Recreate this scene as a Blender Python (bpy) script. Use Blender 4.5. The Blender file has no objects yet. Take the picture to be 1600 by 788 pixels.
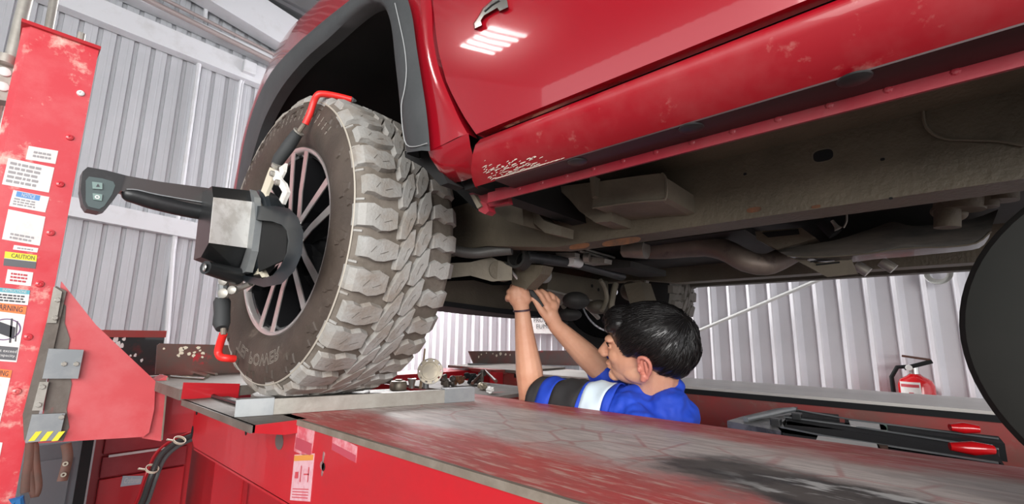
import bpy, bmesh, math, random
from mathutils import Vector, Matrix, noise
random.seed(7)
SC = bpy.context.scene
COL = SC.collection
PI = math.pi
# ------------------------------------------------------------ camera
CAM_R = Matrix(((0.6643875, -0.1371602, -0.7346947), (-0.7472831, -0.1054170, -0.6560909), (0.0125402, 0.9849235, -0.1725352)))
CAM_F, CAM_PX, CAM_PY = 710.54, 800.0, 400.39
CAM_C = Vector((0, 0, 1.62))
cd = bpy.data.cameras.new('camera'); cam = bpy.data.objects.new('camera', cd); COL.objects.link(cam)
cd.sensor_width = 36; cd.lens = CAM_F / 1600 * 36; cd.shift_y = (CAM_PY - 394) / 1600
cd.clip_start = 0.02; cd.clip_end = 200
cam.matrix_world = Matrix.Translation(CAM_C) @ CAM_R.to_4x4()
SC.camera = cam
# ------------------------------------------------------------ light
w = bpy.data.worlds.new('world'); SC.world = w; w.use_nodes = True
bg = w.node_tree.nodes['Background']; bg.inputs[0].default_value = (.93, .96, 1, 1); bg.inputs[1].default_value = 1.2
def area(name, loc, target, sx, sy, power, col=(1, 1, 1)):
    l = bpy.data.lights.new(name, 'AREA'); l.shape = 'RECTANGLE'; l.size = sx; l.size_y = sy; l.energy = power; l.color = col
    o = bpy.data.objects.new(name, l); COL.objects.link(o); o.location = loc
    o.rotation_euler = (Vector(target) - Vector(loc)).to_track_quat('-Z', 'Y').to_euler(); return o
area('daylight_through_side_opening', (-3.6, -1.0, 2.6), (.5, 1.2, 1.5), 3.2, 2.6, 120, (1, .98, .95))
area('daylight_through_rear_opening', (-2.6, -3.4, 2.6), (.8, 1.2, 1.5), 3.5, 2.6, 190, (1, .98, .96))
area('side_wall_fill', (2.75, 5.0, 3.6), (3.6, .2, 1.3), .9, 3.0, 230, (1, .99, .98))  # added lamp near the front corner, brightens the ribs of the right wall
SC.view_settings.view_transform = 'Standard'; SC.view_settings.look = 'None'
SC.view_settings.exposure = 0.45; SC.view_settings.gamma = 1
# ------------------------------------------------------------ pixel ray helper (author's ruler: a photo pixel meets a known plane)
def ray(px, py):
    return CAM_R @ Vector(((px - CAM_PX) / CAM_F, -(py - CAM_PY) / CAM_F, -1))
def pt(px, py, x=None, y=None, z=None, t=None):
    d = ray(px, py)
    if x is not None: t = x / d.x
    elif y is not None: t = y / d.y
    elif z is not None: t = (z - CAM_C.z) / d.z
    return CAM_C + d * t
# ------------------------------------------------------------ materials
def mat(name, col, rough=.5, metal=0, col2=None, scale=8, thr=(.45, .6), bump=0, bscale=60, coat=0, emit=0,
        stretch=(1, 1, 1), col3=None, scale3=3, thr3=(.55, .62), spec=None, rvar=0):
    m = bpy.data.materials.new(name); m.use_nodes = True
    nt = m.node_tree; N = nt.nodes; Lk = nt.links; b = N['Principled BSDF']
    b.inputs['Roughness'].default_value = rough; b.inputs['Metallic'].default_value = metal
    b.inputs['Base Color'].default_value = (*col, 1); b.inputs['Coat Weight'].default_value = coat
    b.inputs['Coat Roughness'].default_value = .03
    if spec is not None: b.inputs['Specular IOR Level'].default_value = spec
    if emit: b.inputs['Emission Color'].default_value = (*col, 1); b.inputs['Emission Strength'].default_value = emit
    tc = N.new('ShaderNodeTexCoord'); mp = N.new('ShaderNodeMapping'); mp.inputs['Scale'].default_value = stretch
    Lk.new(tc.outputs['Object'], mp.inputs[0])
    last = None
    def mixin(c_a, c_b, sc, th, seed):
        n = N.new('ShaderNodeTexNoise'); n.inputs['Scale'].default_value = sc; n.inputs['Detail'].default_value = 8; n.inputs['Roughness'].default_value = .65
        mp2 = N.new('ShaderNodeMapping'); mp2.inputs['Location'].default_value = (seed, seed * 2, seed * 3); Lk.new(mp.outputs[0], mp2.inputs[0]); Lk.new(mp2.outputs[0], n.inputs[0])
        r = N.new('ShaderNodeMapRange'); r.inputs[1].default_value = th[0]; r.inputs[2].default_value = th[1]; Lk.new(n.outputs[0], r.inputs[0])
        mx = N.new('ShaderNodeMix'); mx.data_type = 'RGBA'; Lk.new(r.outputs[0], mx.inputs[0])
        if isinstance(c_a, tuple): mx.inputs[6].default_value = (*c_a, 1)
        else: Lk.new(c_a, mx.inputs[6])
        mx.inputs[7].default_value = (*c_b, 1)
        return mx.outputs[2], r.outputs[0]
    if col2 is not None:
        last, fac = mixin(col, col2, scale, thr, 1.3)
        if col3 is not None: last, _ = mixin(last, col3, scale3, thr3, 7.7)
        Lk.new(last, b.inputs['Base Color'])
        if rvar:
            rr = N.new('ShaderNodeMapRange'); rr.inputs[3].default_value = rough; rr.inputs[4].default_value = rough + rvar
            Lk.new(fac, rr.inputs[0]); Lk.new(rr.outputs[0], b.inputs['Roughness'])
    if bump:
        n = N.new('ShaderNodeTexNoise'); n.inputs['Scale'].default_value = bscale; n.inputs['Detail'].default_value = 5; Lk.new(mp.outputs[0], n.inputs[0])
        bp = N.new('ShaderNodeBump'); bp.inputs['Strength'].default_value = bump; bp.inputs['Distance'].default_value = .004
        Lk.new(n.outputs[0], bp.inputs['Height']); Lk.new(bp.outputs[0], b.inputs['Normal'])
    return m
M = {}
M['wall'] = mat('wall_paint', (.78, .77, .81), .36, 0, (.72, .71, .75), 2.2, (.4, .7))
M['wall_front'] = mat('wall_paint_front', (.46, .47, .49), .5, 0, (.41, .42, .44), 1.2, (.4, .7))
M['steel_white'] = mat('white_painted_steel', (.62, .63, .65), .45, 0, (.52, .52, .52), 6, (.5, .8))
M['conc'] = mat('concrete', (.20, .19, .18), .8, 0, (.13, .12, .12), 3, (.4, .7), bump=.4)
M['roof'] = mat('roof_sheet', (.16, .165, .17), .5)
M['roofdark'] = mat('roof_dark', (.10, .10, .10), .6)
M['car'] = mat('car_paint_red', (.31, .002, .010), .22, .1, (.31, .0035, .012), 4, (.4, .7), coat=1)
M['cardirty'] = mat('car_paint_dusty', (.31, .003, .011), .38, 0, (.33, .035, .04), 9, (.46, .75), coat=.35, col3=(.42, .12, .11), scale3=30, thr3=(.60, .72))
M['flange'] = mat('car_flange', (.27, .012, .024), .5, 0, (.24, .04, .045), 14, (.42, .7), bump=.3, bscale=30)
M['undercoat'] = mat('undercoat', (.075, .064, .048), .62, 0, (.10, .085, .063), 7, (.42, .7), bump=.45, bscale=90)
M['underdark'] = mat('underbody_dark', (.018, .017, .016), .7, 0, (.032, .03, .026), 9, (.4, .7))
M['frame'] = mat('frame_brown', (.105, .088, .062), .55, .1, (.15, .125, .088), 6, (.42, .72), bump=.5, bscale=110, col3=(.16, .07, .035), scale3=5, thr3=(.70, .78), rvar=.1)
M['bracket'] = mat('bracket_dusty', (.165, .142, .105), .62, .1, (.11, .095, .07), 10, (.4, .7), bump=.4)
M['rust'] = mat('rust', (.18, .07, .03), .8, 0, (.08, .045, .03), 30, (.4, .65), bump=.5)
M['liner'] = mat('liner_black', (.006, .006, .006), .85, 0, (.012, .012, .011), 12, (.6, .75))
M['flare'] = mat('flare_plastic', (.040, .043, .045), .55, 0, (.052, .055, .057), 10, (.4, .7), bump=.1)
M['rubber'] = mat('tread_rubber', (.33, .32, .30), .6, 0, (.27, .235, .20), 9, (.44, .62), bump=.35, bscale=160, col3=(.38, .375, .36), scale3=14, thr3=(.5, .7))
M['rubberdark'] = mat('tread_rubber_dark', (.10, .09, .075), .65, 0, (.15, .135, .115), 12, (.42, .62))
M['rubgroove'] = mat('tread_groove', (.12, .10, .08), .8, 0, (.18, .155, .13), 12, (.4, .62), bump=.4)
M['side'] = mat('sidewall_rubber', (.055, .040, .031), .62, 0, (.085, .064, .05), 8, (.44, .7), bump=.25, bscale=120, col3=(.15, .12, .095), scale3=13, thr3=(.60, .78))
M['sideline'] = mat('sidewall_mark', (.26, .235, .20), .7)
M['alu'] = mat('machined_alu', (.62, .58, .56), .32, .75)
M['rimblack'] = mat('rim_black', (.012, .012, .013), .18, .2, coat=.5)
M['hubgrey'] = mat('brake_grey', (.09, .09, .09), .5, .6)
M['lift'] = mat('lift_red', (.50, .012, .020), .30, 0, (.42, .018, .024), 4, (.4, .7), coat=.25, bump=.05)
M['liftpost'] = mat('lift_red_post', (.62, .035, .05), .32, 0, (.66, .10, .11), 4.5, (.45, .68), coat=.3, col3=(.78, .52, .44), scale3=13, thr3=(.57, .72))  # pale third colour paints blotchy reflections into the post's red
M['gusset'] = mat('lift_red_faded', (.60, .075, .085), .42, 0, (.66, .15, .16), 4.5, (.42, .7), coat=.1, bump=.08, bscale=12)
M['liftdark'] = mat('lift_red_worn', (.34, .05, .045), .42, 0, (.22, .08, .065), 6, (.4, .7), col3=(.24, .14, .11), scale3=16, thr3=(.6, .75))
M['liftold'] = mat('stop_plate_worn', (.15, .055, .045), .5, 0, (.10, .075, .062), 7, (.4, .62), col3=(.42, .02, .03), scale3=9, thr3=(.62, .68))
M['dustysteel'] = mat('dusty_steel', (.17, .145, .125), .6, .15, (.11, .09, .075), 9, (.4, .7), bump=.3, bscale=60, col3=(.34, .06, .06), scale3=6, thr3=(.62, .68))
M['zinc'] = mat('zinc_plate', (.40, .38, .34), .42, .45, (.28, .255, .22), 7, (.42, .68), bump=.15)
M['edge'] = mat('worn_edge', (.20, .165, .13), .6, .2, (.27, .23, .19), 22, (.4, .7))
M['greymetal'] = mat('grey_metal', (.27, .29, .30), .38, .5, (.36, .37, .37), 10, (.4, .65))
M['steelbright'] = mat('bright_steel', (.62, .62, .60), .28, .9)
M['black'] = mat('black_plastic', (.016, .017, .018), .38, 0, (.03, .031, .032), 20, (.5, .7))
M['blackmatte'] = mat('black_matte', (.014, .015, .016), .7, spec=.2)
M['blueblack'] = mat('blueblack_plastic', (.012, .016, .019), .33, 0, (.024, .030, .034), 14, (.5, .72))
M['grip'] = mat('grip_rubber', (.035, .037, .038), .68)
M['target'] = mat('target_plate', (.86, .84, .80), .5, 0, (.66, .63, .58), 26, (.45, .62))
M['redrod'] = mat('red_vinyl', (.78, .025, .02), .38)
M['white'] = mat('white', (.75, .75, .73), .5)
M['cream'] = mat('cream', (.72, .66, .52), .5)
M['label'] = mat('label_white', (.80, .78, .76), .45, 0, (.70, .64, .62), 25, (.5, .7))
M['blueL'] = mat('label_blue', (.12, .30, .62), .5); M['yellowL'] = mat('label_yellow', (.80, .70, .04), .5)
M['orangeL'] = mat('label_orange', (.85, .22, .06), .5); M['greyL'] = mat('label_grey', (.12, .12, .13), .5); M['tealL'] = mat('label_teal', (.12, .42, .50), .5)
M['ink'] = mat('ink', (.06, .06, .07), .6); M['inkred'] = mat('ink_red', (.55, .06, .08), .6); M['inkgrey'] = mat('ink_grey', (.35, .33, .34), .6)
M['fadelabel'] = mat('faded_label', (.66, .22, .26), .5, 0, (.52, .06, .08), 40, (.45, .6))
M['chrome'] = mat('chrome', (.78, .74, .68), .14, 1)
M['brass'] = mat('dull_brass', (.48, .42, .32), .45, .6, (.36, .32, .26), 20, (.4, .6))
M['grime'] = mat('grimy_part', (.07, .06, .055), .55, .3, (.20, .17, .14), 30, (.45, .65), bump=.4)
M['skin'] = mat('skin', (.66, .35, .225), .5, 0, (.60, .285, .175), 14, (.4, .7), bump=.06, bscale=220)
M['skin'].node_tree.nodes['Principled BSDF'].inputs['Subsurface Weight'].default_value = .08
M['skin'].node_tree.nodes['Principled BSDF'].inputs['Subsurface Radius'].default_value = (.012, .005, .003)
M['hair'] = mat('hair_black', (.010, .009, .009), .32, 0, spec=.6)
M['shirt'] = mat('shirt_blue', (.012, .065, .56), .72, 0, (.010, .05, .46), 8, (.4, .7), bump=.35, bscale=14)
M['shirtblack'] = mat('shirt_black', (.022, .021, .022), .8, 0, bump=.25, bscale=14)
M['shirtwhite'] = mat('shirt_white', (.66, .78, .86), .7)
M['jeans'] = mat('trousers', (.03, .035, .06), .8)
M['extred'] = mat('extinguisher_red', (.62, .008, .012), .2, 0, coat=.5)
M['cabred'] = mat('cabinet_red', (.55, .02, .03), .34, 0, (.50, .03, .04), 5, (.4, .7), coat=.3)
M['cabred2'] = mat('cabinet_red_dull', (.33, .025, .035), .4, 0, (.38, .05, .06), 6, (.4, .7))
M['bluecap'] = mat('blue_plastic', (.02, .14, .36), .4)
M['leather'] = mat('leather_strap', (.12, .045, .03), .6, 0, (.06, .04, .03), 14, (.4, .7))
M['glow'] = mat('lamp_tube', (1, 1, .97), .5, emit=9)
# ------------------------------------------------------------ mesh builder
class MB:
    def __init__(s): s.v = []; s.f = []
    def add(s, vs, fs):
        n = len(s.v); s.v += [Vector(v) for v in vs]; s.f += [tuple(i + n for i in f) for f in fs]; return s
    def box(s, c, d, rot=None, bev=0):
        x, y, z = d[0] / 2, d[1] / 2, d[2] / 2; c = Vector(c)
        if bev:
            bm = bmesh.new(); bmesh.ops.create_cube(bm, size=1)
            for v in bm.verts: v.co = Vector((v.co.x * d[0], v.co.y * d[1], v.co.z * d[2]))
            bmesh.ops.bevel(bm, geom=bm.edges[:], offset=bev, segments=2, affect='EDGES', profile=.6)
            vs = [v.co.copy() for v in bm.verts]; fs = [tuple(v.index for v in f.verts) for f in bm.faces]; bm.free()
        else:
            vs = [Vector(p) for p in ((-x, -y, -z), (x, -y, -z), (x, y, -z), (-x, y, -z), (-x, -y, z), (x, -y, z), (x, y, z), (-x, y, z))]
            fs = [(0, 3, 2, 1), (4, 5, 6, 7), (0, 1, 5, 4), (1, 2, 6, 5), (2, 3, 7, 6), (3, 0, 4, 7)]
        if rot is not None: vs = [rot @ v for v in vs]
        return s.add([v + c for v in vs], fs)
    def bb(s, a, b, bev=0):
        a = Vector(a); b = Vector(b); return s.box((a + b) / 2, [abs(b[i] - a[i]) for i in range(3)], None, bev)
    def tube(s, pts, rad, n=10, cap=True, flat=1, up=None):
        pts = [Vector(p) for p in pts]; rad = rad if isinstance(rad, (list, tuple)) else [rad] * len(pts)
        prev = None; rings = []
        for i, p in enumerate(pts):
            t = (pts[min(i + 1, len(pts) - 1)] - pts[max(i - 1, 0)]).normalized()
            if prev is None:
                a = Vector(up) if up is not None else (Vector((0, 0, 1)) if abs(t.z) < .9 else Vector((1, 0, 0)))
            else: a = prev
            a = (a - t * a.dot(t)).normalized(); prev = a; b = t.cross(a)
            rings.append([p + (a * math.cos(2 * PI * k / n) * flat + b * math.sin(2 * PI * k / n)) * rad[i] for k in range(n)])
        vs = [v for r in rings for v in r]; fs = []
        for i in range(len(rings) - 1):
            for k in range(n): fs.append((i * n + k, i * n + (k + 1) % n, (i + 1) * n + (k + 1) % n, (i + 1) * n + k))
        if cap: fs.append(tuple(range(n))[::-1]); fs.append(tuple((len(rings) - 1) * n + k for k in range(n)))
        return s.add(vs, fs)
    def cyl(s, a, b, r, n=16, r2=None): return s.tube([a, b], [r, r if r2 is None else r2], n)
    def lathe(s, prof, o, ax, n=32, a0=0, a1=2 * PI, ref=None):
        o = Vector(o); ax = Vector(ax).normalized(); u = Vector(ref) if ref is not None else (Vector((0, 0, 1)) if abs(ax.z) < .9 else Vector((1, 0, 0)))
        u = (u - ax * u.dot(ax)).normalized(); v = ax.cross(u); full = abs(a1 - a0 - 2 * PI) < 1e-6; m = n if full else n + 1
        vs = []; fs = []
        for k in range(m):
            a = a0 + (a1 - a0) * k / n
            for (h, r) in prof: vs.append(o + ax * h + (u * math.cos(a) + v * math.sin(a)) * r)
        P_ = len(prof)
        for k in range(n):
            k2 = (k + 1) % m
            for j in range(P_ - 1): fs.append((k * P_ + j, k * P_ + j + 1, k2 * P_ + j + 1, k2 * P_ + j))
        return s.add(vs, fs)
    def prism(s, poly, d):
        poly = [Vector(p) for p in poly]; d = Vector(d); n = len(poly)
        fs = [tuple(range(n)), tuple(range(n, 2 * n))[::-1]] + [(i, i + n, (i + 1) % n + n, (i + 1) % n) for i in range(n)]
        return s.add(poly + [p + d for p in poly], fs)
    def loft(s, rows, closed=False, capends=False):
        n = len(rows[0]); vs = [Vector(p) for r in rows for p in r]; fs = []
        for i in range(len(rows) - 1):
            for k in range(n if closed else n - 1): fs.append((i * n + k, i * n + (k + 1) % n, (i + 1) * n + (k + 1) % n, (i + 1) * n + k))
        if capends: fs.append(tuple(range(n))[::-1]); fs.append(tuple((len(rows) - 1) * n + k for k in range(n)))
        return s.add(vs, fs)
    def ell(s, c, r, rot=None, n=20, m=12):
        c = Vector(c); vs = [Vector((0, 0, 1))]; fs = []
        for j in range(1, m):
            th = PI * j / m
            for k in range(n): vs.append(Vector((math.sin(th) * math.cos(2 * PI * k / n), math.sin(th) * math.sin(2 * PI * k / n), math.cos(th))))
        vs.append(Vector((0, 0, -1))); L_ = len(vs) - 1
        for k in range(n): fs.append((0, 1 + k, 1 + (k + 1) % n)); fs.append((L_, L_ - n + (k + 1) % n, L_ - n + k))
        for j in range(m - 2):
            for k in range(n): a = 1 + j * n; fs.append((a + k, a + n + k, a + n + (k + 1) % n, a + (k + 1) % n))
        vs = [Vector((v.x * r[0], v.y * r[1], v.z * r[2])) for v in vs]
        if rot is not None: vs = [rot @ v for v in vs]
        return s.add([v + c for v in vs], fs)
    def cap(s, a, b, ra, rb, n=14):
        a = Vector(a); b = Vector(b); t = (b - a).normalized(); pts = []; rr = []
        for q in (-.98, -.8, -.5, -.2): pts.append(a + t * ra * q); rr.append(ra * math.sqrt(1 - q * q))
        for q in (0, 1): pts.append(a + (b - a) * q); rr.append(ra + (rb - ra) * q)
        for q in (.2, .5, .8, .98): pts.append(b + t * rb * q); rr.append(rb * math.sqrt(1 - q * q))
        return s.tube(pts, rr, n)
    def build(s, name, m, parent=None, smooth=False, sharp=35, thick=0, recalc=True, xf=None):
        me = bpy.data.meshes.new(name); vs = s.v if xf is None else [xf @ v for v in s.v]
        me.from_pydata([tuple(v) for v in vs], [], s.f)
        if recalc:
            bm = bmesh.new(); bm.from_mesh(me); bmesh.ops.recalc_face_normals(bm, faces=bm.faces); bm.to_mesh(me); bm.free()
        me.materials.append(m)
        if smooth:
            for p in me.polygons: p.use_smooth = True
            me.set_sharp_from_angle(angle=math.radians(sharp))
        o = bpy.data.objects.new(name, me); COL.objects.link(o)
        if parent is not None: o.parent = parent; o.matrix_parent_inverse = inv(parent)
        if thick:
            md = o.modifiers.new('solid', 'SOLIDIFY'); md.thickness = thick; md.offset = 0
        return o
_world = {}
def inv(p):
    m = Matrix.Identity(4); q = p; chain = []
    while q is not None: chain.append(q); q = q.parent
    for q in reversed(chain): m = m @ q.matrix_parent_inverse @ q.matrix_basis if q.parent else m @ q.matrix_basis
    return m.inverted()
def tag(o, label=None, cat=None, group=None, kind=None):
    if label: o['label'] = label
    if cat: o['category'] = cat
    if group: o['group'] = group
    if kind: o['kind'] = kind
    return o
def thing(name, loc, label, cat, group=None):
    o = bpy.data.objects.new(name, None); COL.objects.link(o); o.location = loc; o.empty_display_size = .1
    return tag(o, label, cat, group)
def struct(name, mb, m, **k):
    o = mb.build(name, m, **k); o['kind'] = 'structure'; return o
def text_mesh(name, body, corners, m, parent, fill=1, extr=.0006, label=None):
    """letters laid on the quad corners = top-left, top-right, bottom-left (world points)"""
    cu = bpy.data.curves.new(name, 'FONT'); cu.body = body; cu.size = 1; cu.extrude = 0; cu.resolution_u = 2
    tmp = bpy.data.objects.new(name, cu); COL.objects.link(tmp)
    dg = bpy.context.evaluated_depsgraph_get(); me0 = bpy.data.meshes.new_from_object(tmp.evaluated_get(dg))
    vs = [v.co.copy() for v in me0.vertices]; fs = [tuple(p.vertices) for p in me0.polygons]
    bpy.data.objects.remove(tmp)
    if not vs: return None
    x0 = min(v.x for v in vs); x1 = max(v.x for v in vs); y0 = min(v.y for v in vs); y1 = max(v.y for v in vs)
    a, b, c = [Vector(q) for q in corners]; nrm = (b - a).cross(c - a).normalized()
    mb = MB(); out = []
    for v in vs:
        u = (v.x - x0) / (x1 - x0); q = (y1 - v.y) / (y1 - y0); out.append(a + (b - a) * u + (c - a) * q)
    mb.add(out, fs)
    o = mb.build(name, m, parent, recalc=False)
    return o
# ============================================================ SETTING
WX, WY = 3.6, 5.6
def corr(axis, lo, hi, z0, z1, pos, name, m):
    prof = ((0, 0), (.068, 0), (.094, .034), (.104, .038), (.120, .030), (.132, .004), (.135, 0)) if axis == 'x' else ((0, 0), (.014, 0), (.017, .024), (.062, .0245), (.066, .0225), (.074, .0225), (.078, .0245), (.112, .0245), (.117, 0), (.135, 0)); rows = []
    n = int((hi - lo) / .135)
    line = [(lo + k * .135 + a, b) for k in range(n) for a, b in prof[:-1]] + [(hi, 0)]
    for z in (z0, z1):
        rows.append([(pos - b, a, z) if axis == 'x' else (a, pos - b, z) for a, b in line])
    return struct(name, MB().loft(rows), m)
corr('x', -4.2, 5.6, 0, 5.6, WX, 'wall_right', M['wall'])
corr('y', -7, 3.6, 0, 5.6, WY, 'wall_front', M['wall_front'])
struct('added_wall_left', MB().bb((-7.1, -7, 0), (-7, 5.6, 3.3)), mat('added_wall_grey', (.13, .13, .135), .7, 0, (.10, .10, .105), 2, (.4, .7)))  # unseen wall added to darken what the door paint reflects
struct('floor', MB().bb((-9, -7, -.1), (3.8, 5.8, 0)), M['conc'])
mb = MB(); rows = []
line = []
for k in range(0, 62): line += [(-5 + k * .2, 0), (-5 + k * .2 + .12, 0), (-5 + k * .2 + .14, -.03), (-5 + k * .2 + .18, -.03)]
for x in (-7, 3.8): rows.append([(x, y, 5.55 + z) for y, z in line if y < 5.9])
struct('ceiling', MB().loft(rows), M['roof'])
def beam(a, b, h, dpt, m, name, parent=None, kind='structure', off=0):
    a = Vector(a); b = Vector(b); u = (b - a).normalized(); up = Vector((0, 0, 1)); up = (up - u * up.dot(u)).normalized(); q = Vector((0, -1, 0)) if abs(u.y) < .7 else Vector((-1, 0, 0))
    poly = [a + up * h / 2, a - up * h / 2, b - up * h / 2, b + up * h / 2]
    o = MB().prism(poly, q * dpt).build(name, m, parent)
    if kind: o['kind'] = kind
    return o
yb = 5.56
beam(pt(-60, 292, y=yb), pt(360, 374, y=yb), .17, .09, M['steel_white'], 'trim_1')
beam(pt(60, -14, y=yb), pt(470, 152, y=yb), .22, .12, M['steel_white'], 'trim_2')
beam(pt(60, -60, y=yb), pt(470, 122, y=yb), .06, .16, M['steel_white'], 'trim_3')
o = MB().tube([pt(130, -50, y=5.38), pt(470, 118, y=5.38)], .028, 8).tube([pt(140, -60, y=5.38), pt(470, 106, y=5.38)], .02, 8).build('trim_4', mat('pipe_brown', (.30, .25, .24), .5), smooth=True); o['kind'] = 'structure'
beam(pt(255, -55, y=5.5), pt(520, 108, y=5.5), .42, .2, M['steel_white'], 'trim_5')
beam(pt(330, -75, y=5.1), pt(560, 45, y=5.1), .22, .25, M['roofdark'], 'trim_6')
# conduits down the front wall
c1 = tag(MB().tube([pt(322, 12, y=5.5), pt(320, 45, y=5.5)], .02, 8).tube([pt(315, 88, y=5.52), pt(311, 100, y=5.52), pt(270, 395, y=5.52), pt(258, 560, y=5.52)], .024, 8).build('wall_conduit', M['steel_white'], smooth=True),
         'white conduit running straight down the front wall, left one', 'conduit')
c2 = thing('wall_conduit', pt(386, 105, y=5.4), 'thin white conduit dropping from a small junction box near the wheel arch', 'conduit')
MB().box(pt(389, 107, y=5.42), (.13, .09, .14), bev=.01).build('junction_box', M['steel_white'], c2)
MB().tube([pt(381, 115, y=5.5), pt(375, 130, y=5.52), pt(352, 300, y=5.52), pt(345, 360, y=5.52)], .016, 8).tube([pt(384, 115, y=5.5), pt(379, 132, y=5.52), pt(357, 300, y=5.52), pt(350, 360, y=5.52)], .010, 8).build('pipe', M['steel_white'], c2, smooth=True)
# diagonal rod, lamp ring and sign on the right wall
rod = tag(MB().tube([pt(1085, 520, x=3.5), pt(1285, 435, x=3.5)], .012, 8).build('diagonal_rod', M['white'], smooth=True), 'thin white rod slanting across the corrugated side wall', 'rod')
rg = tag(MB().lathe([(0, .062), (-.03, .062), (-.04, .05), (-.03, .038), (0, .036)], pt(1466, 427, x=3.5), (-1, 0, 0), 28).build('round_wall_ring', M['white'], smooth=True), 'small round white ring fitting high on the side wall', 'fitting')
sg = thing('wall_sign', pt(853, 505, x=3.54), 'small white sign with black capitals on the side wall behind the hands', 'sign')
a, b, c = pt(822, 491, x=3.54), pt(884, 490, x=3.54), pt(822, 521, x=3.54)
MB().prism([a, b, b + (c - a), c], (.012, 0, 0)).build('board', M['label'], sg)
a2, b2, c2_ = pt(834, 497, x=3.535), pt(878, 496, x=3.535), pt(834, 504, x=3.535)
text_mesh('lettering', 'PROHIBIDO', (a2, b2, c2_), M['ink'], sg)
text_mesh('lettering', 'FUMAR', (pt(838, 507, x=3.535), pt(868, 506, x=3.535), pt(838, 514, x=3.535)), M['ink'], sg)
# ceiling lamp (seen mirrored in the door)
lampc = Vector((-3.1, 3.9, 5.3))
lt = thing('ceiling_light', lampc, 'white louvred ceiling light with five bright tubes', 'lamp')
MB().box(lampc + Vector((0, 0, .06)), (1.0, .78, .05)).build('housing', M['steel_white'], lt)
for k in range(5): MB().cyl(lampc + Vector((-.45, -.30 + k * .15, 0)), lampc + Vector((.45, -.30 + k * .15, 0)), .03, 10).build('tube', M['glow'], lt)

# ============================================================ LIFT
PY = 2.10
# --- post
post = thing('lift_post', (.02, PY + .1, 0), 'tall red lift post covered in warning labels at the left edge', 'lift post')
xl, xr = pt(35, 40, y=PY).x, pt(155, 75, y=PY).x
ztop = pt(155, 79, y=PY).z
bev = .03
pl = [(xl, PY + .2, 0), (xl, PY + bev, 0), (xl + bev * .6, PY, 0), (xr, PY, 0), (xr, PY + .2, 0)]
MB().prism(pl, (0, 0, ztop)).build('column', M['liftpost'], post)
MB().bb((xl - .004, PY - .012, ztop), (xr + .004, PY + .21, ztop + .012)).build('top_plate', M['lift'], post)
MB().bb((xl - .05, PY - .05, 0), (xr + .05, PY + .26, .02)).build('base_plate', M['lift'], post)
MB().cyl(pt(125, 66, y=PY + .05), pt(125, 66, y=PY + .05) + Vector((0, 0, .035)), .011, 10).build('top_stud', M['zinc'], post, smooth=True)
for (px, py) in [(126, 146), (109, 215), (94, 288), (79, 364), (62, 444), (44, 527), (26, 612)]:
    p = pt(px, py, y=PY)
    MB().lathe([(0, .011), (.006, .0095), (.008, .004), (.004, .003), (.004, 0)], p, (0, -1, 0), 12).build('rivet', M['white'] if py == 146 else M['liftpost'], post, smooth=True)
def sticker(name, q, m, bands=(), lines=0, txts=(), linem='ink'):
    """q: px corners TL TR BL on post face"""
    A, B, Cc = [pt(*p, y=PY - .0012) for p in q]
    D = B + (Cc - A)
    o = MB().prism([A, B, D, Cc], (0, .0010, 0)).build(name, m, post)
    def uv(u, v, k=0): return A + (B - A) * u + (Cc - A) * v + Vector((0, -.0006 - k * .0004, 0))
    for (u0, u1, v0, v1, mm) in bands: MB().prism([uv(u0, v0), uv(u1, v0), uv(u1, v1), uv(u0, v1)], (0, .0005, 0)).build('colour_band', M[mm], o)
    if lines:
        mb = MB(); rnd = random.Random(len(name) + int(q[0][1]))
        l0, l1, u0, u1, nn = lines
        for k in range(nn):
            v = l0 + (l1 - l0) * (k + .5) / nn; h = (l1 - l0) / nn * .28; uu = u0
            while uu < u1 - .05:
                e = min(u1, uu + rnd.uniform(.05, .16)); mb.add([uv(uu, v - h, 1), uv(e, v - h, 1), uv(e, v + h, 1), uv(uu, v + h, 1)], [(0, 1, 2, 3)]); uu = e + .03
        mb.build('print_line', M[linem], o)
    for (tx, u0, u1, v0, v1, mm) in txts: text_mesh('lettering', tx, (uv(u0, v0, 2), uv(u1, v0, 2), uv(u0, v1, 2)), M[mm], o)
    return o
sticker('label', ((45, 228), (91, 236), (40, 249)), M['label'], lines=(.25, .8, .2, .8, 2), linem='inkgrey')
sticker('label', ((13, 247), (85, 262), (3, 288)), M['label'], lines=(.08, .92, .06, .72, 5), linem='inkgrey')
sticker('label', ((21, 297), (77, 308), (14, 322)), M['label'], bands=((.1, .75, .03, .36, 'blueL'),), lines=(.42, .9, .08, .7, 3), txts=(('NOTICE', .25, .62, .08, .30, 'white'),), linem='inkgrey')
sticker('label', ((13, 327), (71, 339), (3, 374)), M['label'], lines=(.72, .95, .18, .8, 2), linem='inkgrey')
sticker('label', ((22, 383), (60, 388), (20, 390)), M['label'], lines=(.3, .8, .15, .85, 1), linem='inkgrey')
sticker('label', ((8, 393), (58, 399), (5, 415)), M['label'], bands=((0, 1, 0, .47, 'yellowL'), (0, 1, .5, 1, 'greyL')), txts=(('\u26a0CAUTION', .1, .93, .08, .38, 'ink'),), lines=None) if False else \
sticker('label', ((8, 393), (58, 399), (5, 415)), M['label'], bands=((0, 1, 0, .47, 'yellowL'), (0, 1, .5, 1, 'greyL')), txts=(('CAUTION', .2, .93, .08, .38, 'ink'),))
sticker('label', ((12, 421), (52, 426), (8, 443)), M['label'], lines=(.15, .85, .15, .8, 3), linem='inkred')
sticker('label', ((-6, 449), (47, 454), (-10, 473)), M['label'], bands=((0, 1, 0, .28, 'tealL'),), lines=(.36, .9, .1, .9, 3), txts=(('INSTRUCTIONS', .2, .9, .05, .22, 'white'),))
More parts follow.
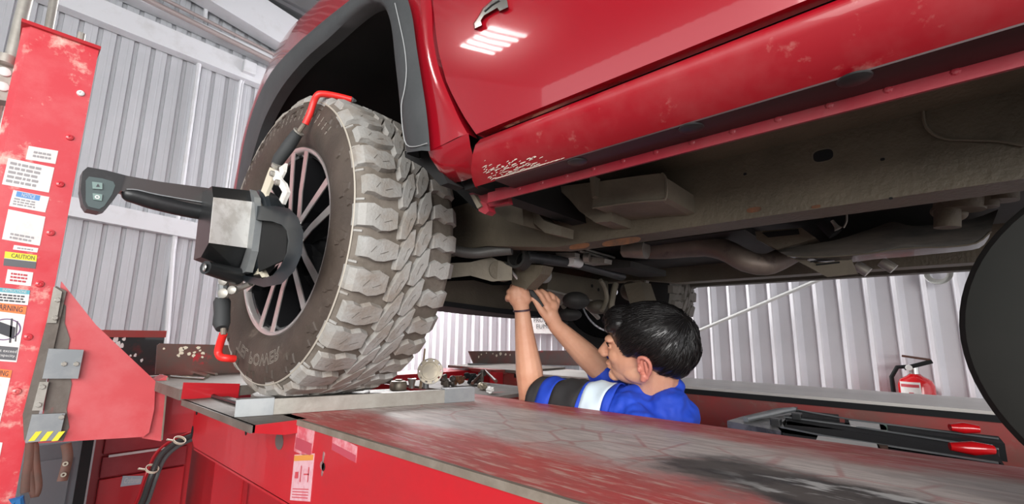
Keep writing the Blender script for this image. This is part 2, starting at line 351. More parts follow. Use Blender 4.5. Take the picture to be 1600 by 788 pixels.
o = sticker('warning_label', ((-18, 471), (42, 479), (-36, 562)), M['label'], bands=((0, 1, 0, .15, 'orangeL'), (0, .97, .74, .97, 'greyL')), txts=(('WARNING', .1, .9, .02, .12, 'ink'), ('Do not exceed', .2, .95, .79, .84, 'white'), ('rated capacity.', .2, .95, .87, .93, 'white')))
q = [pt(8, 515, y=PY - .0022)]
MB().lathe([(0, .030), (0, .033)], q[0], (0, -1, 0), 32).build('pictogram_ring', mat('ink_violet', (.16, .08, .2), .6), o)
mb = MB()
for (x0, y0, x1, y1, x2, y2, x3, y3) in [(-8, 500, 24, 512, 22, 530, -10, 518), (17, 498, 20, 498, 17, 536, 14, 536), (26, 502, 28, 502, 25, 534, 23, 534)]:
    mb.add([pt(a_, b_, y=PY - .0024) for a_, b_ in ((x0, y0), (x1, y1), (x2, y2), (x3, y3))], [(0, 1, 2, 3)])
mb.build('pictogram', M['ink'], o)
sticker('warning_label', ((-30, 573), (19, 579), (-54, 670)), M['label'], bands=((0, 1, 0, .13, 'orangeL'), (.1, .95, .72, .9, 'greyL')), txts=(('WARNING', .1, .9, .02, .11, 'ink'),))
sticker('label', ((-20, 690), (4, 692), (-26, 720)), M['label'])
# galvanised pipes and bracket left of the post
gp = thing('galvanised_pipes', pt(40, 60, y=2.5), 'pair of galvanised pipes rising behind the red post top', 'pipes')
MB().tube([pt(55, -60, y=2.42), pt(12, 115, y=2.42), pt(-15, 215, y=2.42)], .019, 12).build('pipe', M['zinc'], gp, smooth=True)
MB().tube([pt(95, -60, y=2.5), pt(68, 90, y=2.5)], .014, 12).build('pipe', M['zinc'], gp, smooth=True)
gb = thing('pipe_bracket', pt(2, 120, y=2.3), 'grey metal clamp bracket with round bolts beside the post top', 'bracket')
MB().prism([pt(-22, 92, y=2.3), pt(22, 98, y=2.3), pt(12, 158, y=2.3), pt(-32, 150, y=2.3)], (0, .06, 0)).build('plate', M['zinc'], gb)
for p in ((7, 113), (4, 136)): MB().lathe([(0, .016), (.008, .016), (.01, .013), (.01, 0)], pt(*p, y=2.3), (0, -1, 0), 16).build('bolt', M['white'], gb, smooth=True)
MB().cyl(pt(12, 88, y=2.28), pt(8, 100, y=2.28), .024, 14).build('collar', M['zinc'], gb, smooth=True)

# --- crossbeam + carriage gusset
zb0, zb1 = 1.245, 1.405
cb = thing('lift_crossbeam', (1.0, 2.2, zb0), 'red lift crossbeam with large faded triangular gusset beside the post', 'crossbeam')
GY = 2.02
g = [pt(96, 440, y=GY), pt(150, 508, y=GY), pt(243, 596, y=GY), pt(241, 640, y=GY), pt(233, 676, y=GY), pt(224, 683, y=GY), pt(60, 693, y=GY)]
MB().prism(g, (0, .012, 0)).build('gusset', M['gusset'], cb)
bp = [pt(238, 598, y=GY + .02), pt(262, 588, y=GY + .02), pt(252, 690, y=GY + .02), pt(222, 685, y=GY + .02)]
MB().prism(bp, (0, .1, 0)).build('end_plate', M['gusset'], cb)
MB().bb((.40, 2.12, zb0), (2.62, 2.36, zb1)).build('beam', M['lift'], cb)
# weld seam line
MB().tube([pt(262, 590, y=2.03), pt(253, 688, y=2.03)], .003, 6).build('weld_seam', M['edge'], cb)
# hinge strip and plates on the gusset
hs = [pt(88, 447, y=GY - .012), pt(104, 455, y=GY - .012), pt(60, 650, y=GY - .012), pt(38, 690, y=GY - .012), pt(36, 650, y=GY - .012)]
MB().prism(hs, (0, .03, 0)).build('slide_strip', M['dustysteel'], cb)
def plate(q, m, name, th=.008, yy=GY - .02, bolts=(), bm_='zinc'):
    o = MB().prism([pt(*p, y=yy) for p in q], (0, th, 0)).build(name, M[m], cb)
    for p in bolts:
        MB().lathe([(0, .0075), (.005, .0075), (.006, .006), (.006, 0)], pt(*p, y=yy), (0, -1, 0), 6).build('bolt', M[bm_], o)
    return o
plate([(84, 448), (97, 456), (88, 505), (73, 505)], 'zinc', 'bolt_plate', bolts=((90, 469), (86, 497)))
plate([(76, 545), (131, 547), (122, 592), (66, 592)], 'greymetal', 'square_plate', .01, GY - .024, bolts=((100, 569), (119, 569)))
plate([(62, 597), (76, 597), (66, 642), (50, 642)], 'zinc', 'bolt_plate', bolts=((66, 605), (60, 633)))
o = plate([(50, 648), (102, 646), (92, 688), (39, 692)], 'greymetal', 'striped_plate', .01, GY - .024, bolts=((96, 652),))
mb = MB()
for k in range(3):
    u = 46 + k * 18
    mb.add([pt(p, q_, y=GY - .0255) for p, q_ in ((u + 10, 675), (u + 20, 674), (u + 8, 689), (u - 2, 690))], [(0, 1, 2, 3)])
mb.build('hazard_stripes', M['yellowL'], o)
MB().prism([pt(x_, y_, y=GY - .003) for x_, y_ in ((94, 470), (103, 478), (101, 505), (109, 530), (104, 560), (112, 600), (104, 640), (108, 668), (98, 690), (62, 690))], (0, .002, 0)).build('bare_metal_patch', M['dustysteel'], cb)

# --- near runway
ZR = 1.417
XO, XI = .510, 1.154
FXI, FXO = 2.00, 2.42
def runway_mat():
    m = bpy.data.materials.new('runway_top'); m.use_nodes = True; nt = m.node_tree; N = nt.nodes; L = nt.links; b = N['Principled BSDF']
    tc = N.new('ShaderNodeTexCoord'); sp = N.new('ShaderNodeSeparateXYZ'); L.new(tc.outputs['Object'], sp.inputs[0])
    def noise_(sc, st, seed, det=9, rg=.65):
        mp = N.new('ShaderNodeMapping'); mp.inputs['Scale'].default_value = st; mp.inputs['Location'].default_value = (seed, seed, seed); L.new(tc.outputs['Object'], mp.inputs[0])
        n = N.new('ShaderNodeTexNoise'); n.inputs['Scale'].default_value = sc; n.inputs['Detail'].default_value = det; n.inputs['Roughness'].default_value = rg; L.new(mp.outputs[0], n.inputs[0]); return n.outputs[0]
    def math_(op, a, b_=0.0, c=None):
        n = N.new('ShaderNodeMath'); n.operation = op
        for i, v in enumerate((a, b_) + ((c,) if c is not None else ())):
            if isinstance(v, (int, float)): n.inputs[i].default_value = v
            else: L.new(v, n.inputs[i])
        return n.outputs[0]
    def rng(v, a, b_, c=0, d=1):
        n = N.new('ShaderNodeMapRange'); L.new(v, n.inputs[0]); n.inputs[1].default_value = a; n.inputs[2].default_value = b_; n.inputs[3].default_value = c; n.inputs[4].default_value = d; n.interpolation_type = 'SMOOTHSTEP'; return n.outputs[0]
    def mix(f, a, b_):
        n = N.new('ShaderNodeMix'); n.data_type = 'RGBA'; L.new(f, n.inputs[0])
        for i, v in ((6, a), (7, b_)):
            if isinstance(v, tuple): n.inputs[i].default_value = (*v, 1)
            else: L.new(v, n.inputs[i])
        return n.outputs[2]
    n1 = noise_(5, (1, .45, 1), 3.1); n2 = noise_(22, (1, .3, 1), 9.2); n3 = noise_(70, (1.2, .18, 1), 4.4)
    # worn wheel track in the middle of the runway: dusty grey on red paint
    ctr = math_('ABSOLUTE', math_('SUBTRACT', sp.outputs[0], .855))
    track = rng(math_('ADD', ctr, math_('MULTIPLY', math_('SUBTRACT', n1, .5), .42)), .10, .235, 1, 0)
    red = mix(rng(n2, .42, .62), (.52, .085, .08), (.44, .10, .09))
    red = mix(rng(n3, .50, .66), red, (.58, .32, .27))
    grey = mix(rng(n3, .38, .62), (.60, .52, .49), (.45, .38, .36))
    c = mix(track, red, grey)
    # tyre print: chevron lines
    wv = N.new('ShaderNodeTexVoronoi'); wv.feature = 'DISTANCE_TO_EDGE'; wv.inputs['Scale'].default_value = 11; wv.inputs['Randomness'].default_value = .95
    mp = N.new('ShaderNodeMapping'); mp.inputs['Scale'].default_value = (1, .8, 1); mp.inputs['Rotation'].default_value = (0, 0, .7); L.new(tc.outputs['Object'], mp.inputs[0]); L.new(mp.outputs[0], wv.inputs[0])
    vl = rng(wv.outputs[0], .01, .06, .7, 0)
    vm = math_('MULTIPLY', vl, math_('MULTIPLY', rng(n1, .40, .6, .2, 1), rng(math_('ABSOLUTE', math_('SUBTRACT', sp.outputs[0], .80)), .10, .2, .75, 0)))
    c = mix(vm, c, (.40, .12, .115))
    # scratches
    c = mix(math_('MULTIPLY', rng(noise_(160, (1, .06, 1), 1.7, 3), .60, .70), .55), c, (.70, .60, .56))
    # black smear and pale scuffs near the camera
    dx = math_('DIVIDE', math_('SUBTRACT', sp.outputs[0], .78), .14); dy = math_('DIVIDE', math_('SUBTRACT', sp.outputs[1], .17), .27)
    rr = math_('ADD', math_('SQRT', math_('ADD', math_('MULTIPLY', dx, dx), math_('MULTIPLY', dy, dy))), math_('MULTIPLY', math_('SUBTRACT', n1, .5), 2.0))
    bl = rng(rr, .55, 1.0, 1, 0)
    scf = rng(noise_(34, (1, .28, 1), 6.1, 4), .50, .62)
    pale = math_('MULTIPLY', scf, rng(sp.outputs[1], .30, .12, 0, 1))
    c = mix(bl, c, mix(pale, mix(rng(n2, .4, .6), (.035, .03, .03), (.10, .085, .08)), (.45, .44, .43)))
    L.new(c, b.inputs['Base Color'])
    L.new(rng(n2, .35, .65, .42, .62), b.inputs['Roughness'])
    bp = N.new('ShaderNodeBump'); bp.inputs['Strength'].default_value = .25; bp.inputs['Distance'].default_value = .002; L.new(n2, bp.inputs['Height']); L.new(bp.outputs[0], b.inputs['Normal'])
    return m
M['runway'] = runway_mat()
def runway(x0, x1, label, near=True):
    r = thing('lift_runway', ((x0 + x1) / 2, 0, 1.2), label, 'runway')
    y1, y0 = 2.30, -3.2
    if near:
        # deck behind the turn-plate recess, recess shelf, front deck
        MB().bb((x0, y0, ZR - .008), (x1, 1.22, ZR)).build('deck', M['runway'], r)
        MB().bb((x0 + .02, 1.22, ZR - .035), (x1, 1.70, ZR - .027)).build('recess_floor', M['dustysteel'], r)
        MB().bb((x0 - .10, 1.13, ZR - .012), (x0 + .02, 1.69, ZR)).build('side_shelf', M['dustysteel'], r)
        MB().bb((x1, 1.10, ZR - .012), (1.46, 1.72, ZR)).build('inner_shelf', M['dustysteel'], r)
        fd = MB().bb((.40, 1.70, ZR - .002), (x1, y1, ZR + .030)); fd.build('front_deck', M['dustysteel'], r)
        MB().prism([pt(287, 598, y=1.695), pt(375, 600, y=1.695), pt(372, 622, y=1.695), pt(283, 624, y=1.695)], (0, .004, 0)).build('recess_edge', M['lift'], r)
        MB().bb((x0 - .105, 1.128, ZR - .016), (x0 - .095, 1.69, ZR)).build('shelf_lip', M['dustysteel'], r)
        MB().prism([(x0 - .10, 1.128, ZR), (x0 + .02, 1.128, ZR), (x0 + .01, 1.128, ZR - .03), (x0 - .03, 1.128, ZR - .03), (x0 - .10, 1.128, ZR - .016)], (0, .006, 0)).build('shelf_end', M['lift'], r)
        web = MB().prism([(x0, 1.95, ZR - .008), (x0, y0, ZR - .008), (x0, y0, 1.228), (x0, 1.90, 1.228), (x0, 1.95, 1.26)], (.01, 0, 0)).build('outer_web', M['lift'], r)
        MB().bb((x0 - .004, y0, ZR - .012), (x0 + .004, 1.13, ZR + .001)).build('worn_edge', M['edge'], r)
        MB().bb((x0, y0, 1.222), (x0 + .07, 1.90, 1.230)).build('bottom_flange', M['lift'], r)
        MB().bb((x1 - .01, y0, 1.228), (x1, 1.95, ZR - .008)).build('inner_web', M['lift'], r)
        # holes, labels
        def disc(px, py, w_, h_, m, name):
            c_ = pt(px, py, x=x0 - .001); mb = MB(); nn = 20
            mb.prism([c_ + Vector((0, w_ * math.cos(2 * PI * k / nn), h_ * math.sin(2 * PI * k / nn))) for k in range(nn)], (.0006, 0, 0)); return mb.build(name, m, r)
        disc(436, 690, .024, .020, mat('plug_grey', (.11, .09, .085), .5), 'round_plug')
        disc(384, 676, .007, .008, M['blackmatte'], 'hole'); disc(307, 645, .010, .008, M['blackmatte'], 'hole'); disc(300, 676, .012, .022, M['blackmatte'], 'cable_hole')
        disc(503, 728, .009, .0085, M['steelbright'], 'keyhole'); disc(505, 730, .007, .008, M['blackmatte'], 'keyhole'); disc(505, 715, .0035, .012, M['steelbright'], 'keyhole_slot'); disc(503, 740, .0035, .006, M['steelbright'], 'keyhole_slot')
        def lab(q, m, bands=(), lines=()):
            A, B, Cc = [pt(*p, x=x0 - .0012) for p in q]; D = B + (Cc - A)
            o = MB().prism([A, B, D, Cc], (.001, 0, 0)).build('faded_label', m, r)
            uv = lambda u, v: A + (B - A) * u + (Cc - A) * v + Vector((-.0008, 0, 0))
            for (u0, u1, v0, v1, mm) in bands: MB().prism([uv(u0, v0), uv(u1, v0), uv(u1, v1), uv(u0, v1)], (.0005, 0, 0)).build('colour_band', mm, o)
            mb = MB()
            for (u0, u1, v0, v1) in lines: mb.add([uv(u0, v0), uv(u1, v0), uv(u1, v1), uv(u0, v1)], [(0, 1, 2, 3)])
            if lines: mb.build('print_line', M['inkred'], o)
        mA = mat('label_ghost', (.66, .30, .33), .45, 0, (.56, .10, .13), 35, (.42, .6)); mB_ = mat('label_orange_faded', (.66, .28, .06), .5); mC = mat('label_ghost_red', (.44, .06, .09), .5)
        lab(((465, 659), (492, 669), (459, 705)), mA, bands=((.06, .95, .52, .9, mC),), lines=())
        lab(((460, 711), (491, 709), (453, 782)), mat('label_ghost_pale', (.68, .42, .46), .45, 0, (.62, .25, .30), 45, (.45, .65)), bands=((.02, .98, .02, .14, mB_),), lines=((.15, .32, .38, .52), (.42, .46, .25, .6), (.6, .85, .42, .45), (.8, .84, .28, .6), (.1, .9, .74, .76), (.1, .9, .80, .82), (.1, .9, .86, .88), (.1, .9, .92, .94)))
        lab(((520, 679), (558, 698), (518, 703)), mA, bands=((.02, .98, .55, .98, mC),))
        sp_ = (.437, 2.30)
    else:
        MB().bb((x0, y0, ZR - .010), (x1, 1.75, ZR)).build('deck', mat('far_deck', (.68, .65, .61), .35, .1, (.56, .53, .50), 6, (.4, .7), stretch=(1, .3, 1)), r)
        MB().bb((x0 - .03, 1.70, ZR - .004), (x1, y1, ZR + .012)).build('front_deck', M['dustysteel'], r)
        MB().bb((x0 - .01, y0, ZR - .03), (x0, 1.75, ZR - .010)).build('worn_edge', M['blackmatte'], r)
        MB().bb((x0, y0, 1.19), (x0 + .01, 1.95, ZR - .012)).build('inner_web', M['liftdark'], r)
        MB().bb((x0 - .10, y0, 1.255), (x0, 1.6, 1.262)).build('jack_rail', M['liftdark'], r)
        MB().bb((x0 - .10, y0, 1.262), (x0 - .094, 1.6, 1.275)).build('rail_lip', M['dustysteel'], r)
        MB().bb((x1 - .01, y0, 1.19), (x1, 1.95, ZR - .012)).build('outer_web', M['liftdark'], r)
    return r
nr = runway(XO, XI, 'near red lift runway with a scuffed grey wheel track on top', True)
fr = runway(FXI, FXO, 'far lift runway with a pale dusty top edge against the side wall', False)
# stop plates (sub parts of the runways)
def rplate(q, yy, th, m, parent, name='stop_plate'):
    return MB().prism([pt(*p, y=yy) for p in q], (0, th, 0)).build(name, m, parent)
spn = rplate([(246, 540), (250, 537), (420, 541), (420, 592), (243, 585)], 2.24, .012, M['liftold'], nr)
mbp = MB()
for (px, py, rr_) in [(283, 546, 3.4), (289, 544, 3), (283, 552, 2.6), (296, 553, 2.2), (302, 556, 2.2), (310, 544, 2.2), (304, 551, 1.6), (317, 552, 2.4), (316, 558, 1.6), (313, 548, 1.4), (279, 556, 1.8), (256, 545, 1.3)]:
    c_ = pt(px, py, y=2.2385); nn = 9; s_ = rr_ * 2.24 / 710
    mbp.add([c_ + Vector((math.cos(2 * PI * k / nn) * s_ * random.uniform(.7, 1.4), 0, math.sin(2 * PI * k / nn) * s_ * random.uniform(.6, 1.2))) for k in range(nn)], [tuple(range(nn))])
mbp.build('paint_patch', M['cream'], spn)
spf = rplate([(733, 549), (905, 548), (905, 578), (744, 576)], 2.24, .012, M['liftold'], fr)
mbp = MB()
for (px, py, rr_) in [(748, 558, 2), (752, 554, 1.6), (776, 556, 2.6), (782, 553, 3), (790, 554, 2.6), (797, 555, 2), (770, 553, 1.5), (760, 552, 1.4)]:
    c_ = pt(px, py, y=2.2385); nn = 9; s_ = rr_ * 2.7 / 710
    mbp.add([c_ + Vector((math.cos(2 * PI * k / nn) * s_ * random.uniform(.7, 1.4), 0, math.sin(2 * PI * k / nn) * s_ * random.uniform(.6, 1.2))) for k in range(nn)], [tuple(range(nn))])
mbp.build('paint_patch', M['cream'], spf)
rplate([(735, 568), (905, 572), (905, 585), (738, 577)], 2.20, .03, M['greymetal'], fr, 'roller_bar')
# far end support: red upright frame that carries the far runway
up = fr
MB().prism([pt(768, 578, y=1.80), pt(900, 578, y=1.80), pt(900, 584, y=1.80), pt(800, 586, y=1.80), pt(776, 584, y=1.80)], (0, .2, 0)).build('top_gusset', M['liftdark'], up)
MB().prism([pt(776, 582, y=1.78), pt(786, 582, y=1.78), pt(784, 650, y=1.78), pt(774, 650, y=1.78)], (0, .05, 0)).build('upright', M['lift'], up)
MB().prism([pt(786, 580, y=1.84), pt(905, 580, y=1.84), pt(905, 655, y=1.84), pt(786, 648, y=1.84)], (0, .03, 0)).build('panel', M['liftdark'], up)
MB().prism([pt(786, 612, y=1.80), pt(905, 640, y=1.80), pt(905, 660, y=1.80), pt(784, 650, y=1.80)], (0, .03, 0)).build('lower_rail', M['lift'], up)
# ============================================================ PICKUP TRUCK
truck = thing('pickup_truck', (1.51, 0, 1.45), 'red lifted pickup truck with muddy off-road tyres standing on the lift runways', 'truck')
def sx(y, z):
    return .487 + .21 * min(.62, max(0, y - 1.25)) ** 2 + (.30 * (2.15 - z) ** 2 if z < 2.15 else .12 * (z - 2.15) ** 2)
def side(px, py, off=0):
    x = .49
    for _ in range(12):
        p = pt(px, py, x=x); x = sx(p.y, p.z) + off
    return pt(px, py, x=x)
def pp(q, x, dx, name, m, parent, yy=None, thick=0, **k):
    poly = [pt(*p, x=x) for p in q] if yy is None else [pt(*p, y=yy) for p in q]
    return MB().prism(poly, (dx, 0, 0) if yy is None else (0, dx, 0)).build(name, m, parent, **k)
fo_ = [(368, 300), (374, 262), (383, 215), (399, 162), (423, 114), (456, 76), (494, 42), (530, 13), (562, -10), (600, -24), (630, -12), (643, 20), (651, 75), (658, 120), (665, 165), (669, 200), (672, 236)]
fi_ = [(383, 300), (387, 268), (396, 232), (412, 184), (438, 136), (474, 92), (510, 60), (545, 27), (570, 8), (588, 3), (600, 12), (609, 40), (615, 95), (620, 140), (624, 180), (628, 210), (633, 240)]
ff_ = [(362, 300), (370, 262), (379, 212), (394, 163), (411, 116), (434, 70), (459, 36), (493, 4), (530, -34), (600, -90), (658, -60), (671, 0), (674, 58), (685, 112), (706, 164), (717, 188), (728, 208)]
def dens(l, k=4):   # catmull densify
    out = []
    for i in range(len(l) - 1):
        p0, p1, p2, p3 = l[max(i - 1, 0)], l[i], l[i + 1], l[min(i + 2, len(l) - 1)]
        for j in range(k):
            t = j / k; out.append(tuple(.5 * (2 * p1[c] + (p2[c] - p0[c]) * t + (2 * p0[c] - 5 * p1[c] + 4 * p2[c] - p3[c]) * t * t + (3 * p1[c] - p0[c] - 3 * p2[c] + p3[c]) * t ** 3) for c in range(len(p1))))
    return out + [l[-1]]
FO, FI, FF = dens(fo_), dens(fi_), dens(ff_)
rows = [[], [], [], [], [], []]
for a, b in zip(FO, FI):
    A = side(*a, -.012); B = side(*b, -.010); mid = A.lerp(B, .22)
    rows[0].append(side(*a, .004)); rows[1].append(A); rows[2].append(mid + Vector((-.006, 0, 0))); rows[3].append(A.lerp(B, .85) + Vector((-.004, 0, 0))); rows[4].append(B + Vector((.004, 0, 0))); rows[5].append(B + Vector((.035, 0, 0)))
MB().loft(rows).build('fender_flare', M['flare'], truck, smooth=True, sharp=50)
# pale tape seam printed along the rear of the flare
sm = [(622, 20), (629, 60), (634, 100), (633, 140), (628, 172), (629, 205), (636, 232), (652, 229), (667, 226)]
sm = [(617, 5), (625, 40), (632, 75), (635, 110), (632, 140), (627, 165), (629, 200), (635, 226), (650, 229), (667, 224)]
MB().tube([side(*p, -.0185) for p in dens(sm, 3)], .0011, 5).build('flare_seam', mat('seam_pale', (.30, .31, .31), .5), truck)
# fender skin
rows = [[], [], [], [], []]
n_ = len(FO)
for i, (a, b) in enumerate(zip(FO, FF)):
    A = side(*a, .002); B = side(*b)
    mid = side((a[0] + b[0]) / 2, (a[1] + b[1]) / 2)
    q = side(a[0] + .8 * (b[0] - a[0]), a[1] + .8 * (b[1] - a[1]))
    rows[0].append(A); rows[1].append(mid); rows[2].append(q); rows[3].append(B + Vector((.004, 0, 0))); rows[4].append(B + (Vector((.30, .02, .06)) if i < 36 else Vector((.03, .002, 0))))
MB().loft(rows).build('fender', M['car'], truck, smooth=True, sharp=60)
# fender lower rear corner
low = [[(669, 236), (672, 236), (700, 222), (732, 208)], [(672, 246), (685, 252), (708, 245), (735, 228)], [(684, 264), (696, 268), (718, 260), (740, 248)], [(699, 285), (706, 287), (727, 282), (751, 273)]]
rr = [[side(*p, .002 + .005 * j * j) for p in r] for j, r in enumerate(low)]
rr.append([side(*p, .08) for p in low[-1]])
MB().loft(rr).build('fender_corner', M['car'], truck, smooth=True, sharp=60)
pp([(671, 234), (700, 286), (688, 290), (662, 262), (633, 246), (632, 236)], .53, .04, 'flare_bracket', M['liner'], truck)
pp([(733, 302), (790, 292), (795, 318), (748, 326)], .62, .012, 'lower_stay', M['flange'], truck)
pp([(744, 312), (760, 318), (764, 330), (758, 335), (748, 330)], .615, .02, 'stay_tip', M['flange'], truck)
pp([(735, 305), (741, 304), (752, 322), (746, 326)], .61, .02, 'stay_gap_seal', M['bracket'], truck)
# wheel well
rows = [[side(*b, -.005 + d) + Vector((0, 0, 0)) for b in FI] for d in (0, .25, .5)]
for k, r in enumerate(rows[1:]):
    for i, v in enumerate(r):
        b = rows[0][i]; r[i] = Vector((b.x + (.25, .50)[k], b.y, b.z)) + (Vector((0, .0, .03)))
rows[0] = [v + Vector((.02, 0, 0)) for v in rows[0]]
MB().loft(rows).build('wheel_well_liner', M['liner'], truck, smooth=True)
MB().bb((.99, .55, 1.97), (1.0, 2.3, 2.95)).build('inner_fender', M['liner'], truck)
MB().prism([(.575, .64, 1.90), (.575, .80, 2.45), (.575, .70, 2.45), (.575, .60, 1.90)], (.40, 0, 0)).build('splash_shield', M['liner'], truck)
# door
def gapy(z):
    tab = [(1.948, .529), (2.0, .565), (2.072, .606), (2.16, .637), (2.272, .661), (2.5, .69), (2.9, .70)]
    for (a, b), (c, d) in zip(tab, tab[1:]):
        if z <= c: return b + (d - b) * (z - a) / (c - a)
    return tab[-1][1]
rows = []
for k in range(25):
    z = 1.957 + .945 * (k / 24) ** 1.3; y1 = gapy(z) - .004
    r = [Vector((sx(y1, z) + .02, y1, z)), Vector((sx(y1, z) + .001, y1, z))]
    for j in range(1, 24):
        y = y1 - .006 - (y1 + 1.6) * (j / 23) ** 1.2; r.append(Vector((sx(y, z), y, z)))
    rows.append(r)
rows.insert(0, [v + Vector((.02, 0, .002)) for v in rows[0]])
MB().loft(rows).build('front_door', M['car'], truck, smooth=True, sharp=70)
MB().bb((.545, -1.6, 1.955), (.58, .60, 2.95)).build('door_jamb', M['liner'], truck)
# rocker
def rocker(x_, name='rocker_panel'):
    prof = [(.525, 1.952), (.503, 1.947), (.499, 1.938), (.505, 1.925), (.518, 1.908), (.534, 1.895), (.549, 1.8875)]
    ys = [.530, .525, .4, .2, 0, -.3, -.8, -1.6]
    rows = []
    for i, y in enumerate(ys):
        off = .012 if i == 0 else 0
        rows.append([(x + off, y + 1.0 * max(0, 1.945 - z) * (1 if i < 2 else 0), z) for x, z in prof])
    return rows
MB().loft(rocker(0)).build('rocker_panel', M['cardirty'], truck, smooth=True, sharp=60)
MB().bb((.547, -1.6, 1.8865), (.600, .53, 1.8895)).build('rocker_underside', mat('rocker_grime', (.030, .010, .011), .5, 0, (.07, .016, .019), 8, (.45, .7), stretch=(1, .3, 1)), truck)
pf = MB()
pf.bb((.599, -1.6, 1.872), (.603, .60, 1.892)); pf.build('pinch_flange', M['flange'], truck)
mbp = MB()
for k in range(26):
    y = .52 - k * .052; mbp.lathe([(0, .0045), (.0012, .003), (.0016, 0)], (.599, y, 1.884), (-1, 0, 0), 8)
tag(mbp.build('spot_welds', M['flange'], truck), kind='stuff')
for (px, py) in [(902, 253), (1080, 200), (1335, 123)]:
    c_ = pt(px, py, z=1.8862)
    MB().lathe([(0, .016), (.0015, .015), (.003, .0105), (.003, 0)], c_, (0, 0, -1), 22).build('rubber_plug', M['black'], truck, smooth=True)
# scuffed primer on the rocker front
mbp = MB(); rnd = random.Random(5)
for k in range(300):
    px = rnd.gauss(802, 27); py = 266 - .22 * (px - 800) + rnd.gauss(0, 5.5)
    if px < 756 or px > 872: continue
    p = pt(px, py, x=.53)
    zc = max(1.889, min(1.93, p.z)); prof = [(.5485, 1.8875), (.534, 1.895), (.518, 1.908), (.505, 1.925), (.499, 1.938)]
    for (x0_, z0_), (x1_, z1_) in zip(prof, prof[1:]):
        if z0_ <= zc <= z1_: xx = x0_ + (x1_ - x0_) * (zc - z0_) / (z1_ - z0_)
    L_ = rnd.uniform(.001, .006); h_ = rnd.uniform(.0003, .0009)
    mbp.add([(xx - .0012, p.y - L_, zc - h_ + .001), (xx - .0012, p.y + L_, zc - h_), (xx - .0012 - h_ * .6, p.y + L_ * .7, zc + h_), (xx - .0012 - h_ * .6, p.y - L_ * .8, zc + h_ + .001)], [(0, 1, 2, 3)])
tag(mbp.build('paint_scuffs', mat('scuff_pale', (.50, .42, .36), .5), truck), kind='stuff')
# badge: a slanted chrome letter on the door
bd = [pt(*p, x=.4865) for p in [(739, 37), (741, 46), (754, 40), (752, 33), (757, 26), (776, 14), (780, 19), (795, 12), (793, -2), (788, -16), (774, -8), (768, 0), (754, 12), (746, 27)]]
inn = [pt(*p, x=.4805) for p in [(741, 37), (743, 44), (753, 39), (751, 32), (756, 24), (777, 12), (781, 17), (794, 11), (792, -1), (787, -14), (775, -7), (769, 1), (756, 13), (748, 27)]]
n_ = len(bd)
MB().add(bd + inn, [tuple(range(n_, 2 * n_))] + [(i, (i + 1) % n_, (i + 1) % n_ + n_, i + n_) for i in range(n_)]).build('badge_letter', M['chrome'], truck)
MB().tube([pt(*p, x=.4798) for p in [(757, 18), (768, 8), (780, 1)]], .0012, 6).build('badge_groove', M['black'], truck)

# ---- wheels
HUB = Vector((.4903, 1.317, 1.8786)); ST, CA = .0251, .0139
wx = -Vector((-math.cos(ST) * math.cos(CA), -math.sin(ST) * math.cos(CA), math.sin(CA)))
wy = Vector((0, 0, 1)).cross(wx).normalized(); wz = wx.cross(wy)
WM = Matrix(((wx.x, wy.x, wz.x, HUB.x), (wx.y, wy.y, wz.y, HUB.y), (wx.z, wy.z, wz.z, HUB.z), (0, 0, 0, 1)))
def wloc(w, r, a): return Vector((w, r * math.cos(a), r * math.sin(a)))
wheel = MB()
prof = [(.022, .266), (.012, .271), (.004, .280), (-.006, .300), (-.011, .325), (-.011, .350), (-.006, .374), (0, .392), (.004, .3965), (.014, .408), (.03, .4135), (.15, .416), (.27, .4135), (.286, .408), (.30, .392), (.308, .35), (.304, .31), (.290, .275), (.285, .266)]
def base_r(w):
    tab = [(-.006, .374), (0, .3925), (.014, .408), (.03, .4135), (.15, .416), (.27, .4135), (.286, .408), (.30, .3925), (.306, .374)]
    w = max(tab[0][0], min(tab[-1][0], w))
    for (a, b), (c, d) in zip(tab, tab[1:]):
        if w <= c: return b + (d - b) * (w - a) / (c - a)
NL = 35
def lug(mb, st, hh=.0125, ch=.0035):
    """st: list of (w, s0, s1) ; s in fractions of pitch"""
    rows = []
    for i, (w, s0, s1) in enumerate(st):
        rb = base_r(w) - .002; rt = base_r(w) + hh; end = i in (0, len(st) - 1)
        e = ch / .42
        a0, a1 = s0, s1
        rows.append([(w, rb, a0), (w, rt, a0 + e), (w, rt, a1 - e), (w, rb, a1)])
    # slanted end caps
    dw = .004
    f, l = rows[0], rows[-1]
    f2 = [(f[0][0] - dw, base_r(f[0][0] - dw) - .003, f[0][2]), (f[0][0] - dw, base_r(f[0][0] - dw) - .002, f[1][2]), (f[0][0] - dw, base_r(f[0][0] - dw) - .002, f[2][2]), (f[0][0] - dw, base_r(f[0][0] - dw) - .003, f[3][2])]
    l2 = [(l[0][0] + dw, base_r(l[0][0] + dw) - .003, l[0][2]), (l[0][0] + dw, base_r(l[0][0] + dw) - .002, l[1][2]), (l[0][0] + dw, base_r(l[0][0] + dw) - .002, l[2][2]), (l[0][0] + dw, base_r(l[0][0] + dw) - .003, l[3][2])]
    rows = [f2] + rows + [l2]
    mb.loft([[wloc(w, r, a) for w, r, a in r_] for r_ in rows])
lugs, sip = MB(), MB()
P_ = 2 * PI / NL
